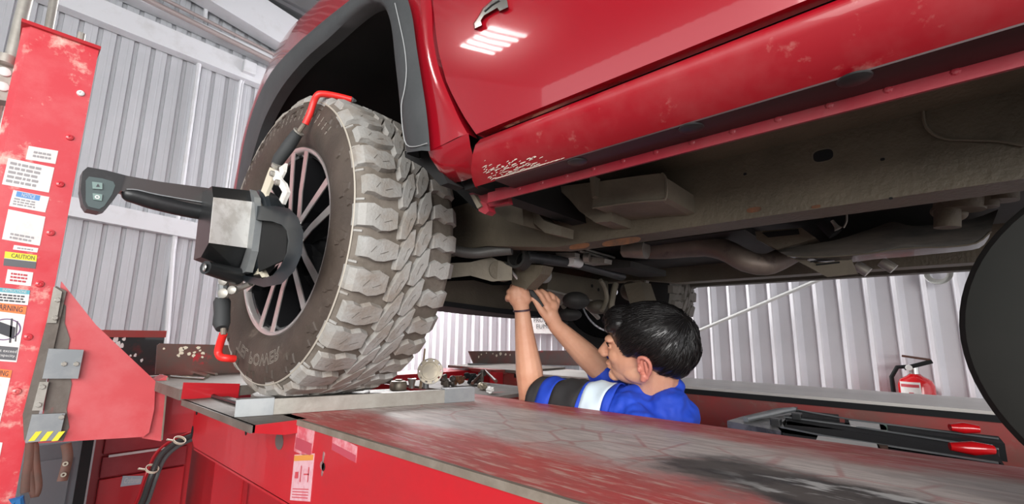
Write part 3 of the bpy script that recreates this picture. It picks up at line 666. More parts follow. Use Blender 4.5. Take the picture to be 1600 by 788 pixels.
for k in range(NL):
    a = k * P_; j = (k * 7 % 3 - 1) * .02 * P_
    F = lambda s: a + j + s * P_
    wide = k % 2
    # outer shoulder lug (zig-zag edges), two alternating shapes
    if wide: st = [(.002, .10, .74), (.014, .10, .74), (.03, .08, .72), (.052, .16, .80), (.074, .10, .76), (.094, .18, .66)]
    else: st = [(.014, .16, .70), (.03, .14, .70), (.05, .20, .76), (.072, .12, .74), (.104, .20, .62)]
    lug(lugs, [(w, F(.45 + (s0 - .45) * 1.22), F(.45 + (s1 - .45) * 1.22)) for w, s0, s1 in st], .0135)
    # small side biter between lugs
    lug(lugs, [(.003, F(.87), F(.96)), (.014, F(.87), F(.96))], .003, .001)
    # centre blocks: two slanted rows, running down and inwards
    lug(lugs, [(.106, F(.50), F(1.0)), (.119, F(.04), F(.98)), (.133, F(-.32), F(.64)), (.146, F(-.44), F(.20))], .0145)
    lug(lugs, [(.153, F(.94), F(1.40)), (.166, F(.52), F(1.42)), (.182, F(.16), F(1.14)), (.196, F(.06), F(.70))], .0145)
    # inner shoulder lugs
    st = [(.206, .30, .82), (.226, .16, .74), (.25, .26, .84), (.27, .16, .78), (.288 if wide else .298, .18, .78)]
    lug(lugs, [(w, F(s0 + .25), F(s1 + .25)) for w, s0, s1 in st], .0135)
    # sipes: thin zig-zag cuts
    def cut(pts, wd=.0011):
        L = [];
        for (w, s) in pts: L.append((w, F(s)))
        for (w0, a0), (w1, a1) in zip(L, L[1:]):
            r0 = base_r(w0) + .0139 + .0012 * (w0 > .1 and w0 < .2); r1 = base_r(w1) + .0139 + .0012 * (w1 > .1 and w1 < .2)
            sip.add([wloc(w0, r0, a0 - wd), wloc(w0 + .0006, r0, a0 + wd), wloc(w1 + .0006, r1, a1 + wd), wloc(w1, r1, a1 - wd)], [(0, 1, 2, 3)])
    cut([(.034, .55), (.046, .34), (.058, .56), (.078, .44)])
    cut([(.122, .62), (.128, .30), (.134, .22)])
    cut([(.168, 1.0), (.174, .70), (.180, .62)])
    cut([(.235, .72), (.248, .60), (.262, .80)])
# sidewall ornaments: angular biter blocks round the shoulder
bit = MB()
for k in range(20):
    a = (k + .35) * 2 * PI / 20
    for (dr, da, hr, ha) in ((.372, 0, .012, .045), (.356, .05, .010, .020), (.380, .11, .008, .03)):
        def sidep(r, aa, h):
            w0 = None
            for (w_a, r_a), (w_b, r_b) in zip(prof, prof[1:]):
                if min(r_a, r_b) <= r <= max(r_a, r_b) and w_a < .05: w0 = w_a + (w_b - w_a) * (r - r_a) / (r_b - r_a + 1e-9); break
            return wloc(w0 - h, r, aa)
        q = [(dr - hr, a + da - ha), (dr + hr, a + da - ha * .4), (dr + hr * .6, a + da + ha * .6), (dr - hr * .6, a + da + ha)]
        vs = [sidep(r, aa, -.001) for r, aa in q] + [sidep(dr + (r - dr) * .75, a + da + (aa - a - da) * .75, .0035) for r, aa in q]
        bit.add(vs, [(4, 5, 6, 7), (0, 1, 5, 4), (1, 2, 6, 5), (2, 3, 7, 6), (3, 0, 4, 7)])
def wob(name, mb, m, parent=None, **k): return mb.build(name, m, parent, **k)
def make_wheel(mx, name, detail=True):
    we = bpy.data.objects.new(name, None); COL.objects.link(we); we.parent = truck; we.matrix_parent_inverse = inv(truck); we.matrix_basis = mx; we.empty_display_size = .1
    return we
whl = make_wheel(WM, 'wheel')
def sub(name, mb, m, par, **k):
    o = mb.build(name, m, None, **k); o.parent = par; return o
tp = MB().lathe(prof[:8], (0, 0, 0), (1, 0, 0), 120, ref=(0, 0, 1)); sub('sidewall', tp, M['side'], whl, smooth=True, sharp=60)
tp = MB().lathe(prof[7:15], (0, 0, 0), (1, 0, 0), 120, ref=(0, 0, 1)); sub('tread_base', tp, M['rubgroove'], whl, smooth=True, sharp=60)
tp = MB().lathe(prof[14:], (0, 0, 0), (1, 0, 0), 96, ref=(0, 0, 1)); sub('inner_sidewall', tp, M['side'], whl, smooth=True, sharp=60)
tag(sub('tread_lugs', lugs, M['rubber'], whl, smooth=True, sharp=25), kind='stuff')
tag(sub('tread_sipes', sip, mat('sipe_dark', (.10, .085, .07), .9), whl, recalc=False), kind='stuff')
tag(sub('sidewall_blocks', bit, M['side'], whl), kind='stuff')
# pale moulded edge line on the shoulder
sub('shoulder_line', MB().lathe([(-.0015, .3925), (-.002, .3945), (.0005, .3965)], (0, 0, 0), (1, 0, 0), 120, ref=(0, 0, 1)), mat('shoulder_line', (.42, .38, .32), .6), whl)
# raised lettering
def arc_text(body, r_mid, hgt, ang0, ang1, m):
    cu = bpy.data.curves.new('t', 'FONT'); cu.body = body; cu.size = 1; cu.resolution_u = 2
    tmp = bpy.data.objects.new('t', cu); COL.objects.link(tmp)
    dg = bpy.context.evaluated_depsgraph_get(); me0 = bpy.data.meshes.new_from_object(tmp.evaluated_get(dg))
    bm = bmesh.new(); bm.from_mesh(me0); bpy.data.objects.remove(tmp)
    ed = [e for e in bm.edges if len(e.link_faces) == 1]
    xs = [v.co.x for v in bm.verts]; ys = [v.co.y for v in bm.verts]; x0, x1, y0, y1 = min(xs), max(xs), min(ys), max(ys)
    mb = MB()
    for e in ed:   # letters are outlines, as moulded in the rubber
        P = []
        for v in e.verts:
            u = (v.co.x - x0) / (x1 - x0); q = (v.co.y - y0) / (y1 - y0)
            P.append(wloc(-.0118 if r_mid > .31 else -.010, r_mid - hgt / 2 + hgt * (1 - q) if False else r_mid + hgt / 2 - hgt * (1 - q), ang0 + (ang1 - ang0) * u))
        d = (P[1] - P[0]); 
        if d.length < 1e-5: continue
        nn = Vector((1, 0, 0)).cross(d).normalized() * .0009
        mb.add([P[0] - nn, P[1] - nn, P[1] + nn, P[0] + nn], [(0, 1, 2, 3)])
    bm.free(); return mb
sub('sidewall_lettering', arc_text('TEL POWER', .330, .030, math.radians(-62), math.radians(-112), None), M['sideline'], whl, recalc=False)
# dashes around front part of the sidewall
mb = MB()
for k in range(26):
    a = math.radians(20 + k * 4.6); mb.add([wloc(-.0118, .338, a), wloc(-.0118, .338, a + .012), wloc(-.0095, .366, a + .034), wloc(-.0095, .366, a + .024)], [(0, 1, 2, 3)])
tag(sub('sidewall_ribs', mb, M['sideline'], whl, recalc=False), kind='stuff')
# rim: barrel, lip, six pairs of spokes
rim = MB().lathe([(.285, .262), (.20, .235), (.06, .232), (.030, .245), (.024, .262)], (0, 0, 0), (1, 0, 0), 96, ref=(0, 0, 1)); sub('rim_barrel', rim, M['rimblack'], whl, smooth=True)
sub('rim_lip', MB().lathe([(.026, .2685), (.016, .269), (.012, .266), (.013, .259), (.020, .254), (.032, .250)], (0, 0, 0), (1, 0, 0), 120, ref=(0, 0, 1)), M['alu'], whl, smooth=True, sharp=50)
for g_ in range(6):
    ac = math.radians(100 + 60 * g_)
    for sgn in (-1, 1):
        ca_, sa_ = math.cos(ac), math.sin(ac)
        def L_(w, r, t): return Vector((w, r * ca_ - t * sa_, r * sa_ + t * ca_))
        t0, t1 = sgn * .032, sgn * .043
        MBs = MB(); h0, h1 = .0105, .0115
        rows = [[L_(.045, .06, t0 * .9 - h0), L_(.036, .06, t0 * .9 - h0), L_(.036, .06, t0 * .9 + h0), L_(.075, .06, t0 * .9 + h0)],
                [L_(.05, .14, t0 - h0), L_(.026, .14, t0 - h0), L_(.026, .14, t0 + h0), L_(.05, .14, t0 + h0)],
                [L_(.04, .257, t1 - h1), L_(.016, .257, t1 - h1), L_(.016, .257, t1 + h1), L_(.04, .257, t1 + h1)]]
        # the machined face is one plate, the painted flank behind it another
        face = [[r[1] + Vector((-.001, 0, 0)), r[2] + Vector((-.001, 0, 0))] for r in rows]
        fb = [[r[1] + Vector((.002, 0, 0)), r[2] + Vector((.002, 0, 0))] for r in rows]
        mbf = MB().loft([[a_[0], a_[1], b_[1], b_[0]] for a_, b_ in zip(face, fb)], closed=True, capends=True)
        o = sub('spoke', mbf, M['alu'], whl)
        rows2 = [[L_(.05, .06, t0 - .012), L_(.037, .06, t0 - .010), L_(.037, .06, t0 + .010), L_(.05, .06, t0 + .012)],
                 [L_(.075, .14, t0 - .013), L_(.0275, .14, t0 - h0), L_(.0275, .14, t0 + h0), L_(.075, .14, t0 + .013)],
                 [L_(.075, .246, t1 - .014), L_(.0175, .252, t1 - h1), L_(.0175, .252, t1 + h1), L_(.075, .246, t1 + .014)]]
        sub('spoke_flank', MB().loft(rows2, closed=True, capends=True), M['rimblack'], whl)
sub('wheel_hub', MB().lathe([(.10, .085), (.045, .08), (.036, .06), (.030, .035), (.030, 0)], (0, 0, 0), (1, 0, 0), 40, ref=(0, 0, 1)), M['rimblack'], whl, smooth=True)
for k in range(6):
    a = math.radians(60 * k + 10); sub('lug_nut', MB().cyl((.036, .055 * math.cos(a), .055 * math.sin(a)), (.018, .055 * math.cos(a), .055 * math.sin(a)), .011, 6), M['steelbright'], whl)
sub('brake_disc', MB().lathe([(.105, .06), (.105, .175), (.13, .175)], (0, 0, 0), (1, 0, 0), 60, ref=(0, 0, 1)), M['hubgrey'], whl)
sub('brake_shield', MB().lathe([(.15, .02), (.15, .228)], (0, 0, 0), (1, 0, 0), 60, ref=(0, 0, 1)), M['liner'], whl)
# far front wheel: the same parts, turned to face the other way
fx = 3.02 - HUB.x
FM = Matrix.Translation((fx, HUB.y, HUB.z)) @ Matrix.Rotation(PI + .0, 4, 'Z')
fwh = make_wheel(FM, 'wheel')
for ch in list(whl.children):
    if ch.name.split('.')[0] in ('sidewall', 'tread_base', 'inner_sidewall', 'tread_lugs', 'rim_barrel', 'tread_sipes', 'brake_disc', 'brake_shield'):
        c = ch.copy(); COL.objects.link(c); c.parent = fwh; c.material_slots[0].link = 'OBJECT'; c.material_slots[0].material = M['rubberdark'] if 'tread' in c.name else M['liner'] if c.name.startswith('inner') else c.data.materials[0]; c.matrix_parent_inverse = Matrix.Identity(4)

# ---- underbody
MB().bb((.60, -1.6, 2.055), (2.42, .55, 2.065)).build('floor_pan', M['undercoat'], truck)
MB().bb((1.03, .50, 2.10), (1.99, 2.2, 2.12)).build('engine_bay_shield', M['liner'], truck)
pp([(600, 330), (900, 330), (900, 430), (852, 482), (690, 466), (600, 462)], 1.1, .01, 'engine_front_shield', M['liner'], truck, yy=1.66)
rl = MB().prism([(.95, -1.6, 1.851), (.95, .70, 1.851), (.95, .95, 1.885), (.95, 1.9, 1.90), (.95, 1.9, 2.02), (.95, .55, 2.045), (.95, -1.6, 2.045)], (.08, 0, 0)); rl.build('frame_rail', M['frame'], truck)
MB().prism([(1.99, -1.6, 1.862), (1.99, .80, 1.862), (1.99, .95, 1.885), (1.99, 1.9, 1.90), (1.99, 1.9, 2.02), (1.99, .55, 2.045), (1.99, -1.6, 2.045)], (.08, 0, 0)).build('frame_rail', M['frame'], truck)
MB().bb((2.40, -1.6, 1.885), (2.46, .90, 2.05)).build('far_rocker', M['undercoat'], truck)
MB().bb((.603, -1.6, 1.985), (.95, .58, 2.0)).build('sill_inner', M['frame'], truck)
def slot(px, py, w_, h_, name, m, x=.9495, par=truck):
    c_ = pt(px, py, x=x); n__ = 24; pts = []
    for k in range(n__):
        a = 2 * PI * k / n__; ca2, sa2 = math.cos(a), math.sin(a); e = .7
        pts.append(c_ + Vector((0, w_ * (abs(ca2) ** e) * (1 if ca2 > 0 else -1), h_ * (abs(sa2) ** e) * (1 if sa2 > 0 else -1))))
    return MB().prism(pts, (.0006, 0, 0)).build(name, m, par)
slot(1285, 243, .0165, .0125, 'slot_rim', M['bracket'], .9490); slot(1286, 243, .0150, .0108, 'frame_slot', M['blackmatte'], .9484)
slot(1164, 272, .003, .0025, 'frame_hole', M['blackmatte'], .949); slot(1379, 249, .003, .0025, 'frame_hole', M['blackmatte'], .949); slot(1392, 310, .0025, .002, 'frame_hole', M['blackmatte'], .949)
for (px, py, a_, b_) in [(1178, 328, .013, .005), (1275, 323, .007, .003), (970, 378, .05, .008), (905, 385, .03, .007)]: slot(px, py, a_, b_, 'rust_patch', M['rust'], .9488)
MB().tube([pt(*p, x=.947) for p in dens([(1443, 148), (1443, 185), (1452, 205), (1475, 217), (1510, 219), (1560, 221), (1600, 228)], 3)], .0022, 6).build('weld_bead', M['bracket'], truck, smooth=True)
pp([(1290, 180), (1312, 174), (1312, 184), (1292, 190)], .93, .02, 'floor_tab', M['bracket'], truck)
# body mount bracket
bk = MB().prism([pt(*p, x=.80) for p in [(926, 285), (990, 276), (1030, 271), (1038, 276), (1040, 308), (1030, 312), (990, 315), (926, 324)]], (.15, 0, 0)).build('body_mount_box', M['bracket'], truck)
MB().tube([pt(*p, x=.798) for p in dens([(926, 325), (990, 316), (1030, 313), (1041, 309), (1041, 280), (1034, 271)], 3)], .0022, 6).build('bracket_lip', M['bracket'], bk)
pp([(921, 277), (930, 276), (930, 306), (925, 309)], .785, .02, 'mount_tab', M['bracket'], truck)
pp([(868, 292), (925, 285), (927, 318), (957, 316), (955, 346), (930, 348), (905, 330), (890, 312)], .86, .09, 'mount_wing', M['bracket'], truck)
pp([(814, 322), (826, 316), (850, 345), (878, 354), (877, 369), (852, 364), (828, 344)], .86, .05, 'mount_wing', M['bracket'], truck)
pp([(768, 325), (800, 312), (816, 306), (830, 302), (816, 325), (818, 352), (795, 346), (775, 335)], .82, .12, 'mount_arm', M['bracket'], truck)
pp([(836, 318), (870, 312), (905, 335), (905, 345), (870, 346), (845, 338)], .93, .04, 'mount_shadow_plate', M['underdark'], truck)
MB().cyl(pt(850, 318, x=.86), pt(866, 318, x=.90), .018, 14).build('rubber_mount', M['bracket'], truck, smooth=True)
MB().tube([pt(*p, x=.80) for p in [(818, 303), (822, 313), (832, 316), (834, 300), (818, 303)]], .0015, 6).build('wire_loop', M['zinc'], truck)
pp([(700, 292), (745, 300), (748, 330), (735, 320), (714, 300)], .70, .05, 'fender_brace', M['liner'], truck)
# sway bar and steering
def TB(l, r, name, m, n=12, par=truck, dn=3): return MB().tube([pt(p[0], p[1], x=p[2]) for p in dens(l, dn)], r, n).build(name, m, par, smooth=True)
TB([(690, 383, .84), (712, 392, .88), (740, 396, .93), (770, 393, .97), (800, 390, 1.0)], .0165, 'sway_bar_arm', mat('sway_bar', (.10, .10, .095), .5, .2, (.07, .065, .06), 14, (.4, .7)))
MB().tube([pt(822, 401, y=.90), pt(900, 412, y=.90), pt(972, 432, y=.90)], .0185, 14).build('sway_bar', mat('sway_bar_black', (.045, .048, .05), .42, .2, (.13, .12, .11), 16, (.55, .7)), truck, smooth=True)
MB().tube([pt(890, 408, y=.88), pt(905, 411, y=.88)], .0188, 14).build('bar_label', M['white'], truck, smooth=True)
MB().lathe([(-.02, .026), (-.02, .034), (.02, .034), (.02, .026)], pt(812, 405, y=.92), (1, .1, -.1), 20).build('bar_clamp', M['underdark'], truck, smooth=True)
MB().lathe([(-.012, .016), (-.012, .033), (.012, .033), (.012, .016)], pt(788, 425, y=1.02), (.6, .8, 0), 24).build('arm_bushing', M['frame'], truck, smooth=True)
# lower control arm
MB().loft([[pt(690, 412, x=.88), pt(690, 436, x=.88), pt(690, 436, x=.98), pt(690, 412, x=.98)], [pt(735, 410, x=.94), pt(735, 431, x=.94), pt(735, 431, x=1.05), pt(735, 410, x=1.05)], [pt(768, 402, x=1.0), pt(768, 440, x=1.0), pt(768, 440, x=1.1), pt(768, 402, x=1.1)], [pt(800, 418, x=1.04), pt(800, 438, x=1.04), pt(800, 438, x=1.1), pt(800, 418, x=1.1)]], closed=True, capends=True).build('control_arm', M['bracket'], truck, smooth=True, sharp=50)
MB().lathe([(-.03, 0), (-.03, .030), (.03, .030), (.03, 0)], pt(775, 424, x=1.03), (.5, .86, 0), 24).build('pivot_bushing', M['frame'], truck, smooth=True, sharp=40)
pp([(690, 440), (740, 438), (770, 446), (800, 446), (850, 470), (852, 490), (780, 484), (690, 472)], 1.10, .2, 'lower_crossmember', M['frame'], truck, yy=1.38)
pp([(690, 470), (780, 482), (852, 488), (852, 497), (780, 490), (690, 478)], 1.08, .22, 'air_dam', M['blackmatte'], truck, yy=1.36)
# crossmember
cm = MB().prism([pt(*p, y=1.12) for p in [(858, 424), (950, 440), (952, 478), (920, 474), (855, 452)]], (0, .2, 0)).build('crossmember', M['frame'], truck)
MB().tube([pt(855, 453, y=1.11), pt(925, 470, y=1.11)], .004, 6).build('crossmember_lip', M['zinc'], cm)
for px, py in ((925, 447), (935, 453)): MB().lathe([(0, .008), (.002, .008), (.002, 0)], pt(px, py, y=1.118), (0, -1, 0), 14).build('round_hole', M['liner'], cm)
MB().lathe([(-.02, 0), (-.02, .028), (.022, .028), (.022, 0)], pt(848, 431, y=1.02), (.93, .3, .1), 24).build('white_bushing', mat('white_bush', (.42, .42, .40), .5), truck, smooth=True, sharp=40)
pp([(795, 412), (850, 415), (845, 428), (822, 452), (800, 445)], 1.12, .05, 'bushing_bracket', M['frame'], truck)
MB().lathe([(0, .014), (.006, .014), (.012, .010), (.022, .008), (.022, 0)], pt(829, 427, y=.98), (0, -1, 0), 8).build('bolt_head', M['zinc'], truck)
# dark driveline lumps, hoses
rnd = random.Random(11)
for (px, py, yy, rx, rz, m) in [(900, 470, 1.0, .06, .035, 'underdark'), (935, 480, 1.0, .05, .03, 'undercoat'), (890, 492, 1.05, .05, .025, 'underdark'), (960, 490, .98, .035, .03, 'bracket'), (985, 455, .98, .03, .045, 'undercoat'), (1005, 470, 1.0, .05, .05, 'liner'), (1030, 450, 1.05, .06, .05, 'liner'), (870, 505, 1.15, .05, .02, 'underdark')]:
    MB().ell(pt(px, py, y=yy), (rx, .05, rz), None, 16, 10).build('driveline_casting', M[m], truck, smooth=True)
MB().tube([pt(*p, y=.93) for p in dens([(938, 438), (945, 450), (948, 468), (940, 486)], 3)], .009, 10).build('brake_hose', M['bracket'], truck, smooth=True)
MB().tube([pt(*p, y=.93) for p in dens([(962, 444), (958, 460), (955, 480), (958, 498)], 3)], .013, 10).build('driveshaft_boot', M['bracket'], truck, smooth=True)
MB().tube([pt(*p, y=1.1) for p in dens([(880, 480), (895, 470), (915, 478), (935, 497)], 3)], .010, 10).build('brake_hose', M['zinc'], truck, smooth=True)
MB().box(pt(1010, 441, y=.95), (.03, .01, .035), Matrix.Rotation(.5, 3, 'Y')).build('bright_clip', M['steelbright'], truck)
pp([(975, 445), (1000, 440), (1010, 470), (985, 478)], 1.75, .1, 'knuckle', M['frame'], truck)
# lines and rack above the bar
for l in [[(905, 392), (950, 405)], [(915, 390), (960, 403)]]: MB().tube([pt(*l[0], y=.85), pt(*l[1], y=.85)], .005, 8).build('steel_line', M['zinc'], truck, smooth=True)
pp([(868, 395), (898, 395), (898, 402), (870, 401)], 1.25, .03, 'line_clip', M['zinc'], truck)
pp([(915, 400), (945, 404), (944, 411), (915, 413), (906, 408)], 1.35, .05, 'rack_mount', M['zinc'], truck)
MB().lathe([(-.01, 0), (-.01, .016), (.01, .016), (.01, 0)], pt(917, 403, y=.84), (.3, -1, 0), 18).build('line_grommet', M['zinc'], truck, smooth=True)
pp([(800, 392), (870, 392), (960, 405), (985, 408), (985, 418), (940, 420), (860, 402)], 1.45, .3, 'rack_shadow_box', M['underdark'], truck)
# exhaust
TB([(972, 388, 1.50), (1000, 388, 1.50), (1040, 388, 1.50), (1090, 384, 1.50), (1130, 390, 1.49), (1165, 408, 1.48), (1195, 414, 1.50), (1222, 404, 1.55), (1250, 388, 1.6)], [.024] * 1 + [.030] * 3 + [.038] * 6 + [.034] * 6 + [.032] * 9, 'exhaust_pipe', mat('exhaust', (.20, .16, .135), .5, .35, (.28, .23, .19), 9, (.42, .7), col3=(.12, .09, .08), scale3=14, thr3=(.56, .66)), 16)
MB().cyl(pt(975, 391, x=1.42), pt(1010, 390, x=1.42), .026, 16, .032).build('heat_shield', M['zinc'], truck, smooth=True)
MB().bb((1.28, -1.4, 1.95), (1.85, .45, 2.06)).build('transmission', M['underdark'], truck)
MB().bb((1.40, .35, 1.93), (1.98, 1.1, 2.10)).build('bell_housing', M['underdark'], truck)
# trans crossmember box, slotted plate, skid plate
pp([(1180, 362), (1252, 356), (1275, 372), (1215, 390), (1182, 374)], 1.40, .12, 'mount_box', M['frame'], truck)
pp([(1190, 364), (1247, 358), (1249, 366), (1200, 371)], 1.395, .004, 'box_opening', M['blackmatte'], truck)
sl = pp([(1182, 373), (1216, 389), (1275, 412), (1330, 405), (1340, 428), (1292, 433)], 1.44, .008, 'slotted_plate', M['bracket'], truck)
for k, (a_, b_) in enumerate([((1262, 404), (1288, 402)), ((1266, 409), (1302, 406)), ((1275, 414), (1312, 410)), ((1258, 399), (1280, 397))]): MB().tube([pt(*a_, x=1.437), pt(*b_, x=1.437)], .0022, 6).build('slot', M['blackmatte'], sl)
sk = [[(1214, 390, 1.42), (1260, 383, 1.42), (1310, 374, 1.42), (1360, 358, 1.42), (1395, 347, 1.42), (1425, 353, 1.42), (1470, 350, 1.42), (1520, 342, 1.42), (1560, 327, 1.42)],
      [(1218, 394, 1.40), (1262, 392, 1.40), (1310, 386, 1.40), (1360, 373, 1.40), (1400, 368, 1.40), (1430, 373, 1.40), (1470, 372, 1.40), (1520, 366, 1.40), (1552, 348, 1.40)],
      [(1230, 400, 1.40), (1270, 402, 1.40), (1315, 400, 1.40), (1360, 396, 1.40), (1400, 390, 1.40), (1440, 387, 1.40), (1480, 386, 1.40), (1525, 380, 1.40), (1548, 362, 1.40)],
      [(1250, 407, 1.46), (1290, 410, 1.46), (1330, 410, 1.46), (1370, 405, 1.46), (1410, 402, 1.46), (1450, 398, 1.46), (1490, 394, 1.46), (1530, 388, 1.46), (1545, 372, 1.44)],
      [(1250, 395, 1.9), (1290, 398, 1.9), (1330, 398, 1.9), (1370, 393, 1.9), (1410, 390, 1.9), (1450, 386, 1.9), (1490, 382, 1.9), (1530, 376, 1.9), (1545, 370, 1.6)]]
MB().loft([[pt(a_, b_, x=c_) for a_, b_, c_ in dens(r, 3)] for r in sk]).build('skid_plate', mat('skid_black', (.045, .045, .043), .3, 0, (.12, .105, .09), 7, (.42, .66), coat=.2, bump=.2, stretch=(1, .5, 2)), truck, smooth=True, sharp=50)
MB().tube([pt(a_, b_, x=c_ - .002) for a_, b_, c_ in dens(sk[2], 3)], .002, 6).build('skid_edge', M['bracket'], truck)
TB([(1285, 345, 1.36), (1295, 356, 1.36), (1305, 366, 1.36)], .016, 'rubber_boot', M['blackmatte'])
TB([(1300, 345, 1.33), (1310, 358, 1.33)], [.004, .004, .005, .009], 'bright_pin', M['zinc'])
TB([(1322, 325, 1.33), (1323, 345, 1.33), (1318, 356, 1.33)], .0022, 'wire_line', M['zinc'])
MB().cyl(pt(1505, 285, x=1.3), pt(1503, 328, x=1.3), .040, 20, .036).build('transfer_case_can', M['frame'], truck, smooth=True)
for (px, py, a_, b_) in [(1475, 315, 1.3, .018), (1540, 310, 1.3, .02), (1480, 342, 1.3, .022), (1565, 300, 1.3, .025)]:
    MB().cyl(pt(px, py - 18, x=a_), pt(px, py + 14, x=a_), b_, 14).build('case_lug', M['frame'], truck, smooth=True)
for (px, py) in ((1470, 330), (1495, 335), (1460, 300)): MB().ell(pt(px, py, x=1.33), (.02, .018, .015)).build('case_boss', M['bracket'], truck, smooth=True)
for (px, py) in ((1385, 415), (1345, 420)): MB().cyl(pt(px - 8, py - 6, x=1.6), pt(px + 12, py + 6, x=1.6), .014, 12).build('hanger_bolt', M['zinc'], truck, smooth=True)
# ============================================================ WHEEL ALIGNMENT HEAD AND CLAMP
ah = thing('wheel_alignment_head', (.35, 1.26, 1.86), 'black wheel alignment sensor head with pale square target, clamped to the front wheel', 'alignment head')
La = [pt(*p, x=.298) for p in [(331, 291), (333, 309), (326, 380), (314, 402), (321, 411)]]
Ra = [pt(*p, x=.398) for p in [(390, 298), (393, 316), (385, 388), (372, 425), (376, 434)]]
back = lambda p, d=.075: p + Vector((0, d, 0))
Lp = La[:4] + [back(La[3], .06), back(La[0], .085)]; Rp = Ra[:4] + [back(Ra[3], .06), back(Ra[0], .085)]
MB().loft([Lp, Rp], closed=True, capends=True).build('housing', M['black'], ah)
off = Vector((0, -.0015, 0))
MB().add([La[1] + off, Ra[1] + off, Ra[2] + off, La[2] + off] + [La[1] + off * 3, Ra[1] + off * 3, Ra[2] + off * 3, La[2] + off * 3], [(4, 5, 6, 7), (0, 1, 5, 4), (1, 2, 6, 5), (2, 3, 7, 6), (3, 0, 4, 7)]).build('target_plate', M['target'], ah)
MB().prism([pt(*p, x=.398) for p in [(390, 296), (397, 308), (399, 345), (393, 392), (384, 425), (372, 430), (385, 388), (393, 316)]], (.016, .0, 0)).build('end_bezel', M['greymetal'], ah)
MB().cyl(pt(321, 418, x=.31), pt(372, 432, x=.395), .016, 16, .022).build('lower_barrel', M['black'], ah, smooth=True, sharp=40)
MB().lathe([(0, .010), (.002, .009), (.0, .006), (0, 0)], pt(320, 418, x=.308), (-1, 0, 0), 14).build('lens_port', M['steelbright'], ah)
# handle-like arm to the left with its round-cornered keypad
y_ = 1.30
arm = MB().prism([pt(*p, y=y_) for p in [(137, 262), (160, 266), (200, 275), (250, 284), (326, 294), (328, 322), (280, 317), (230, 306), (205, 300), (194, 300), (185, 296), (150, 280), (130, 276)]], (0, .035, 0))
arm.build('arm', mat('arm_bronze', (.045, .04, .038), .28, .3, coat=.4), ah)
MB().tube([pt(*p, y=y_ + .012) for p in dens([(190, 304), (205, 305), (240, 315), (285, 326), (328, 334)], 3)], [.008, .013, .016, .0175, .018, .019] + [.0195] * 7, 14).build('grip_tube', M['black'], ah, smooth=True)
MB().tube([pt(*p, y=y_ - .004) for p in dens([(198, 296), (215, 297), (250, 305), (327, 318)], 3)], .0016, 6).build('arm_highlight_trim', M['greymetal'], ah)
pod = [(137, 261), (165, 266), (196, 274), (188, 298), (178, 312), (165, 328), (155, 331), (136, 327), (130, 318), (126, 296), (129, 268)]
kp = MB().prism([pt(*p, y=y_ - .004) for p in pod], (0, .045, 0)).build('keypad_housing', M['black'], ah)
MB().prism([pt(*p, y=y_ - .0055) for p in [(139, 276), (160, 279), (177, 284), (180, 290), (175, 304), (163, 322), (155, 327), (138, 323), (134, 315), (134, 282)]], (0, .002, 0)).build('keypad_panel', mat('keypad_green', (.07, .10, .10), .35), kp)
for q in ([(144, 284), (160, 286), (160, 296), (145, 295)], [(145, 302), (160, 304), (159, 314), (146, 312)]):
    b_ = MB().prism([pt(*p, y=y_ - .009) for p in q], (0, .004, 0)).build('button', mat('key', (.20, .29, .27), .4), kp)
MB().prism([pt(*p, y=y_ - .0098) for p in [(150, 292), (156, 292), (153, 287)]], (0, .001, 0)).build('arrow_mark', M['ink'], kp)
MB().lathe([(0, .004), (0, .0022)], pt(152, 308, y=y_ - .0096), (0, -1, 0), 14).build('dot_mark', M['white'], kp)
# yoke and ring
out_ = [(397, 322), (430, 322), (452, 326), (466, 340), (474, 362), (472, 396), (460, 424), (440, 444), (412, 449), (366, 436)]
inn_ = [(397, 343), (425, 346), (440, 351), (449, 360), (452, 376), (449, 396), (441, 415), (428, 430), (410, 436), (368, 428)]
rows = [[pt(*p, x=.405) for p in out_], [pt(*p, x=.400) for p in inn_], [pt(*p, x=.430) + Vector((0, .01, 0)) for p in inn_], [pt(*p, x=.438) for p in out_]]
MB().loft(rows + [rows[0]]).build('yoke', M['blueblack'], ah, smooth=True, sharp=40)
hubc = HUB + wx * -.045
MB().lathe([(.02, .112), (.0, .122), (-.022, .122), (-.030, .116), (-.030, .098), (-.02, .09), (.02, .09)], hubc, wx, 48).build('ring', M['blueblack'], ah, smooth=True, sharp=35)
# spider inside ring
mb = MB()
for k in range(3):
    a = k * 2 * PI / 3 + .5; mb.tube([hubc + wx * .01, hubc + wx * .01 + (wy * math.cos(a) + wz * math.sin(a)) * .1], .011, 8)
mb.cyl(hubc - wx * .02, hubc + wx * .02, .028, 18).build('spider', M['blackmatte'], ah, smooth=True, sharp=40)
cl = thing('wheel_clamp', pt(430, 280, x=.42), 'steel wheel clamp with black grips and red hooks gripping the muddy tyre', 'wheel clamp')
X = .43
MB().loft([[pt(*p, x=X - .005) for p in r] for r in ([(405, 330), (410, 300), (420, 272), (424, 262)], [(412, 332), (418, 304), (428, 280), (434, 268)])] ).build('arm_blade', M['cream'], cl, thick=.008)
MB().prism([pt(*p, x=X - .01) for p in [(424, 268), (430, 266), (438, 280), (444, 286), (449, 300), (441, 319), (436, 312), (441, 300), (434, 288), (427, 282)]], (.008, 0, 0)).build('lever', M['target'], cl)
MB().prism([pt(*p, x=X) for p in [(436, 262), (446, 255), (444, 268), (438, 280)]], (.006, 0, 0)).build('latch_blade', M['target'], cl)
for p in ((428, 272), (436, 286)): MB().lathe([(0, .008), (.008, .008), (.010, .005), (.010, 0)], pt(*p, x=X - .01), (-1, 0, 0), 10).build('pivot_bolt', M['zinc'], cl, smooth=True)
MB().tube([pt(431, 262, x=.435), pt(433, 257, x=.435)], .012, 10).build('ferrule', M['zinc'], cl, smooth=True)
